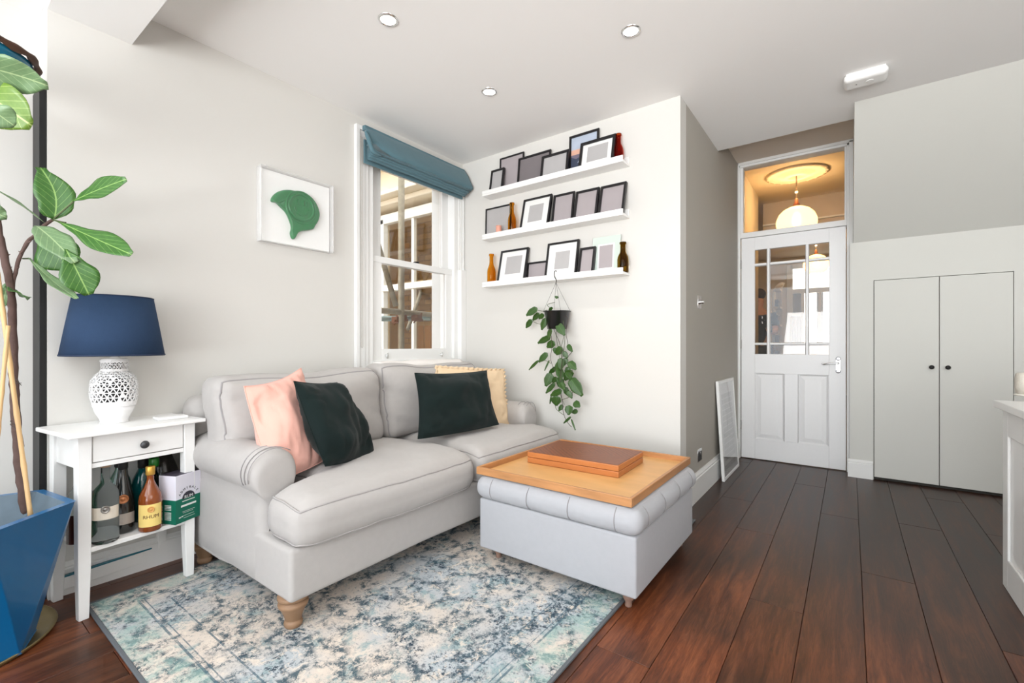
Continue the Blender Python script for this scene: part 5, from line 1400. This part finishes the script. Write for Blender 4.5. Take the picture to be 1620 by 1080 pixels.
ti = [Vector((pcx+(RT-.024)*math.cos(a0+k*PI/3), pcy+(RT-.024)*math.sin(a0+k*PI/3), zT)) for k in range(6)]
n0 = len(v); v += [tuple(q) for q in ti]; f += [(k, (k+1) % 6, n0+(k+1) % 6, n0+k) for k in range(6)]
f = [tuple(reversed(q)) for q in f[:12]]+f[12:]
MB().add((v, f)).build('shell', POTB, pl, bevel=.003, angle=15)
ti2 = [Vector((pcx+(RT-.075)*math.cos(a0+k*PI/3), pcy+(RT-.075)*math.sin(a0+k*PI/3), zT-.10)) for k in range(6)]
MB().add(([tuple(q) for q in ti+ti2], [(k, 6+k, 6+(k+1) % 6, (k+1) % 6) for k in range(6)])).build('inner_wall', POTIN, pl)
MB().add(([tuple(q) for q in ti2]+[(pcx, pcy, zT-.09)], [(k, (k+1) % 6, 6) for k in range(6)])).build('soil', SOIL, pl)

fig = thing('fiddle_leaf_fig', 'fiddle leaf fig with large veined leaves in the blue planter', 'plant', (pcx-.05, pcy+.10, .38))
D0 = 1.62
def bark_tube(pts, r0, r1, name, parent=fig, m=BARK, n=12):
    c_ = smooth_curve(pts, 8); k = len(c_)
    c_ = [p+Vector((nz(p, 30), nz(p, 30, 5), 0))*.003 for p in c_]
    return MB().add(tube(c_, [(r0+(r1-r0)*i/k)*(1+.22*nz(c_[i], 45, 2)) for i in range(k)], n)).build(name, m, parent, smooth=True)
bark_tube([at(40, 812, d=1.66), at(32, 740, d=1.66), at(24, 650, d=1.65), at(22, 600, d=1.65), at(20, 520, d=1.65), at(17, 460, d=1.64), at(6, 400, d=1.64), at(-4, 350, d=1.63), at(-12, 250, d=1.6), at(-5, 150, d=1.55), at(-20, 80, d=1.5)], .0145, .008, 'trunk')
bark_tube([at(19, 462, d=1.645), at(27, 420, d=1.66), at(40, 388, d=1.68), at(58, 370, d=1.70), at(70, 357, d=1.70), at(84, 347, d=1.70)], .0062, .0055, 'branch')
for (u, v_, du) in ((44, 384, 6), (34, 400, -5), (26, 425, 5), (10, 405, 6), (14, 425, 5), (30, 700, -7)):
    MB().add(tube([at(u, v_, d=1.66), at(u+du, v_-3, d=1.655)], [.004, .001], 6)).build('bud', BARK, fig)
def leaf(base, tip, width, nrm, m, label=None, curl=.0, droop=.02, fold=.15, name='leaf', parent=fig, obov=.62, nseg=14, side_bend=0, wav=.006, tipcut=False):
    base, tip = Vector(base), Vector(tip); ax = tip-base; L_ = ax.length; ax.normalize()
    nrm = Vector(nrm); nrm = (nrm-ax*nrm.dot(ax)).normalized(); sd = ax.cross(nrm)
    v = []; uv = []; f = []; W = 8
    for i in range(nseg+1):
        t_ = i/nseg
        if obov: w_ = (math.sin(PI*min(1, t_**(math.log(.5)/math.log(obov))))**.75)*.5*width*(1-.18*math.exp(-((t_-.32)/.12)**2))
        if t_ > .97: w_ = max(w_, .12*width)
        w_ = max(w_, .004)
        for j in range(W+1):
            s = -1+2*j/W
            p = base+ax*(t_*L_)+sd*(s*w_+side_bend*math.sin(PI*t_))
            p += nrm*(-droop*(t_**2)*1.0+fold*abs(s)*w_ + wav*math.sin(t_*16+s*2)*abs(s)+curl*math.sin(PI*t_))
            v.append(tuple(p)); uv.append((.5+s*.5*max(.15, w_/(.5*width)), t_))
    for i in range(nseg):
        for j in range(W): a = i*(W+1)+j; f.append((a, a+1, a+W+2, a+W+1))
    return MB().add((v, f), uv=uv).build(name, m, parent, smooth=True, solid=.0012)
CAMD = lambda p: (Vector((0, 0, CH))-p).normalized()
def pleaf(bu, bv, tu, tv, width, m, d0=1.68, d1=1.62, tilt=(0, 0, 0), **k):
    b, t_ = at(bu, bv, d=d0), at(tu, tv, d=d1)
    return leaf(b, t_, width, CAMD(b)+Vector(tilt), m, **k)
pleaf(86, 347, 64, 263, .120, LEAF, 1.69, 1.66, side_bend=.020, tilt=(.2, 0, .1), fold=.2, wav=.002, obov=.40)
pleaf(116, 318, 190, 281, .070, LEAF, 1.72, 1.62, tilt=(0, 0, .35), wav=.002)
pleaf(89, 349, 211, 406, .088, LEAF, 1.69, 1.62, tilt=(0, 0, .3), droop=-.01, wav=.003, obov=.66)
pleaf(57, 357, 116, 408, .098, LEAFP, 1.66, 1.60, tilt=(0, 0, .5), curl=.01, wav=.002, obov=.5)
pleaf(104, 394, 141, 464, .110, LEAF, 1.61, 1.63, tilt=(.1, 0, .3), droop=.02, wav=.003, obov=.6)
pleaf(64, 368, 108, 424, .15, LEAF, 1.70, 1.72, tilt=(0, 0, -.5), wav=.002)
pleaf(46, 408, 122, 464, .050, LEAFP, 1.68, 1.58, tilt=(0, 0, 2.2), wav=.002, curl=-.015)
pleaf(70, 352, -6, 290, .040, LEAFP, 1.69, 1.55, tilt=(0, 0, 3.5), wav=.001)
pleaf(-60, 98, 73, 139, .120, LEAFP, 1.40, 1.50, tilt=(0, 0, -.6), curl=-.02, obov=.5, wav=.004)
pleaf(-60, 120, 42, 196, .150, LEAFL, 1.46, 1.50, tilt=(0, 0, -.3), obov=.62, wav=.004)
pleaf(-30, 160, 18, 198, .085, LEAFP, 1.38, 1.42, tilt=(0, 0, -.3), wav=.003)
pleaf(-24, 330, 6, 342, .06, LEAFP, 1.5, 1.52, obov=.5)
pleaf(14, 452, 37, 476, .06, LEAF, 1.66, 1.60, tilt=(0, 0, -.8), obov=.5)
pleaf(12, 448, 4, 482, .05, LEAFP, 1.66, 1.62, obov=.5)
for (a_, b_) in (((84, 348), (104, 352)), ((36, 409), (48, 409)), ((84, 347), (116, 319))): MB().add(tube([at(*a_, d=1.69), at(*b_, d=1.685)], .0028, 6)).build('leaf_stalk', STEM, fig)
def cane(a, b, label, r=.0065):
    a, b = Vector(a), Vector(b); n = 24; pts = [a+(b-a)*i/n for i in range(n+1)]
    rs = [r*(1.22 if i % 5 == 0 else 1) for i in range(n+1)]
    return tag(MB().add(tube(pts, rs, 12)).build('bamboo_cane', BAMBOO, None, smooth=True), label, 'cane', 'bamboo canes in the planter')
cane(at(49, 806, d=1.57)+Vector((0, 0, -.03)), at(-4, 430, d=1.60), 'long pale bamboo cane leaning in the blue planter beside the trunk')
cane(at(-14, 800, d=1.50), at(13, 515, d=1.55), 'shorter bamboo cane crossing behind the long one at the left edge', .0055)
mb = MB()
for vv in (600, 672):
    for k in range(2):
        c_ = at(24, vv+k*5, d=1.63); mb.add(tube(smooth_curve([c_+Vector((-.03, 0, .01)), c_+Vector((.0, -.012, .015)), c_+Vector((.03, 0, .0)), c_+Vector((.045, .01, -.02+.02*k))], 5), .001, 5))
tag(mb.build('tie_wire', mat('wire', rgb(60, 56, 50), .6), None), 'thin dark twisted wire ties round the fig trunk and cane', 'wire')

# hanging teal bowl at the top left
hb = at(-50, 78, d=1.50)
hbt = thing('hanging_bowl', 'teal hanging bowl with a wavy dark brown rim, top left corner', 'planter', hb)
MB().add(lathe([(.02, -.040), (.09, -.038), (.128, -.030), (.143, -.014), (.148, 0), (.144, 0), (.125, -.024), (.02, -.034)], 40, hb, cap=False)).build('bowl', mat('teal_enamel', rgb(14, 104, 136), .25, var=.25, vscale=20, coat=.4), hbt, smooth=True)
mb = MB(); pts = [hb+Vector((.156*math.cos(a_)*(1+.02*math.sin(9*a_)), .156*math.sin(a_)*(1+.02*math.sin(9*a_)), .008+.003*math.sin(7*a_))) for a_ in [2*PI*i/72 for i in range(72)]]
MB().add(tube(pts, [.011+.003*math.sin(i*1.1) for i in range(72)], 8, True)).build('rim', mat('brown_rim', rgb(74, 48, 34), .6, var=.4, vscale=30), hbt, smooth=True)
mb = MB()
for k in range(3): a_ = 2*PI*k/3+.4; mb.add(tube([hb+Vector((.15*math.cos(a_), .15*math.sin(a_), 0)), Vector((hb.x, hb.y, 2.40))], .0015, 5))
mb.build('cord', STEMD, hbt)

# ------------------------------------------------------------------ hanging pothos
YP = YS-.125
def hp_(u, v, dy=0): return at(u, v, y=YP+dy)
pth = thing('hanging_pothos', 'trailing pothos in a small black pot hooked on the lowest ledge', 'plant', hp_(878, 505))
pc = hp_(877, 492); prd = (hp_(897, 492).x-hp_(859, 492).x)/2; 
pb = hp_(877, 520)
hgt = pc.z-pb.z
YPc = YP+.035; pc.y = YPc
MB().add(lathe([(prd*.66, -hgt), (prd*.70, -hgt), (prd*.92, -.006), (prd, -.004), (prd*1.02, .002), (prd*.93, .002), (prd*.88, -.02), (.001, -.02)], 32, pc, cap=True)).build('pot', mat('pot_black', rgb(24, 24, 26), .3, coat=.3), pth, smooth=True)
hk = smooth_curve([hp_(881, 429, .012), hp_(878, 428.5, .006), hp_(877, 433, -.004), hp_(877.5, 438, -.006), hp_(880, 443), hp_(879.5, 448)], 5)
MB().add(tube(hk, .0028, 8)).build('hook', BLACKP, pth, smooth=True)
mb = MB(); top_ = hp_(879.5, 447)
for k in range(4): a_ = PI/4+k*PI/2; mb.add(tube([top_, pc+Vector((prd*math.cos(a_), prd*math.sin(a_), 0))], .0009, 5))
mb.build('hanger_wire', BLACKP, pth)
vines = [[(875, 492), (872, 502), (876, 520), (886, 545), (889, 570), (886, 600), (889, 632), (892, 655), (898, 668), (904, 675)],
         [(886, 490), (890, 500), (892, 530), (887, 555), (890, 580), (885, 610), (887, 625), (893, 640)],
         [(893, 496), (898, 505), (896, 520), (896, 530), (899, 545), (904, 556), (900, 562), (896, 568)],
         [(870, 492), (866, 510), (872, 530), (873, 550), (871, 565), (874, 578), (880, 590)],
         [(866, 490), (858, 492), (850, 490)], [(870, 492), (858, 512), (842, 508)], [(872, 488), (866, 482), (878, 478)],
         [(882, 492), (880, 530), (884, 555), (886, 575)], [(888, 495), (894, 530), (890, 565)], [(872, 575), (862, 570), (853, 573)],
         [(888, 632), (900, 628), (907, 618)], [(894, 600), (906, 585), (909, 580)], [(884, 630), (879, 645), (893, 657)]]
rv = random.Random(4)
for i, vn in enumerate(vines):
    dy0 = rv.uniform(-.02, .04)
    pts = smooth_curve([hp_(u, v, dy0+.02*math.sin(k+i)-(.0)) for k, (u, v) in enumerate(vn)], 6)
    MB().add(tube(pts, .0016 if i % 2 else .0020, 6)).build('stem', STEMD if i in (0, 2, 3) else STEM, pth, smooth=True)
# leaves: base px, tip px, width px, face tilt
pl_ = [((850, 487), (832, 499), 11), ((853, 495), (842, 507), 9), ((841, 505), (832, 519), 9), ((863, 503), (857, 522), 10), ((882, 512), (893, 530), 13),
       ((881, 468), (880, 472), 7), ((871, 532), (850, 543), 10), ((877, 540), (865, 550), 12), ((889, 549), (879, 561), 12), ((866, 558), (852, 573), 10), ((852, 570), (836, 585), 5),
       ((888, 566), (886, 586), 12), ((896, 566), (892, 578), 9), ((900, 572), (911, 584), 12), ((872, 590), (863, 611), 14), ((884, 582), (888, 600), 13), ((880, 580), (868, 592), 8),
       ((904, 585), (893, 602), 14), ((888, 598), (884, 612), 12), ((902, 598), (921, 626), 18), ((878, 606), (863, 622), 8), ((889, 617), (870, 626), 10), ((880, 626), (880, 642), 15),
       ((901, 641), (899, 656), 13), ((908, 636), (917, 643), 11), ((914, 650), (904, 652), 8), ((903, 659), (891, 670), 4), ((904, 663), (910, 680), 3), ((872, 627), (870, 639), 3),
       ((898, 545), (905, 556), 8), ((885, 572), (878, 586), 9), ((893, 612), (899, 626), 9), ((880, 596), (874, 606), 8), ((886, 604), (893, 616), 11), ((899, 580), (896, 594), 9), ((876, 550), (883, 561), 8), ((890, 640), (884, 650), 7), ((860, 496), (852, 505), 8), ((898, 618), (905, 630), 8), ((869, 570), (861, 586), 3), ((874, 486), (868, 491), 5), ((872, 520), (866, 536), 10), ((896, 588), (905, 600), 10), ((891, 556), (898, 566), 8), ((883, 596), (890, 610), 10)]
for i, (b_, t_, wpx) in enumerate(pl_):
    dy = rv.uniform(-.03, .03); dt = rv.uniform(-.02, .01)
    a_, c_ = hp_(*b_, dy), hp_(*t_, dy+dt); w_ = wpx/CF*3.15*1.12
    leaf(a_, c_, w_, CAMD(a_)+Vector((rv.uniform(-.5, .5), 0, rv.uniform(-.2, .6))), POTH, name='leaf', parent=pth, obov=.36, nseg=8, wav=.001, fold=.12, droop=.006)

# ------------------------------------------------------------------ white cabinet at the right edge
IX, IY = .535, 2.812; IZ = .752
cb = thing('low_cabinet', 'white panelled low cabinet cut off by the right edge', 'cabinet', (.9, 1.9, 0))
MB().box(IX, 1.15, .9, IY, .0, IZ).build('carcass', WHITE, cb, bevel=.002)
mb = MB(); xx = IX-.010
a_, b_ = .95, IY-.075
mb.box(xx, IX, b_, IY, .0, IZ-.002); mb.box(xx, IX, .9, a_, 0, IZ-.002); mb.box(xx, IX, a_, b_, 0, .13); mb.box(xx, IX, a_, b_, IZ-.11, IZ-.002)
mb.build('panel_frame', WHITE, cb, bevel=.003)
MB().box(IX-.035, 1.18, .87, IY+.02, IZ, IZ+.030).build('worktop', WHITE, cb, bevel=.004)
q = at(1617, 622, z=IZ+.033); q = Vector((IX+.045, 2.70, IZ+.0305))
q = at(1619, 626, z=IZ+.0305)
cj = thing('ceramic_canister', 'pale embossed ceramic canister on a coaster at the right edge', 'canister', q)
MB().add(lathe([(.030, 0), (.032, .003), (.032, .007), (.030, .009)], 28, q)).build('coaster', mat('pale_stone', rgb(226, 222, 212), .5), cj, smooth=True)
MB().add(lathe([(.020, .009), (.027, .014), (.029, .04), (.029, .08), (.026, .10), (.021, .108), (.001, .109)], 28, q)).build('jar', mat('embossed_ceramic', rgb(206, 200, 188), .45, var=.12, vscale=60, bump=.9, bscale=120), cj, smooth=True)
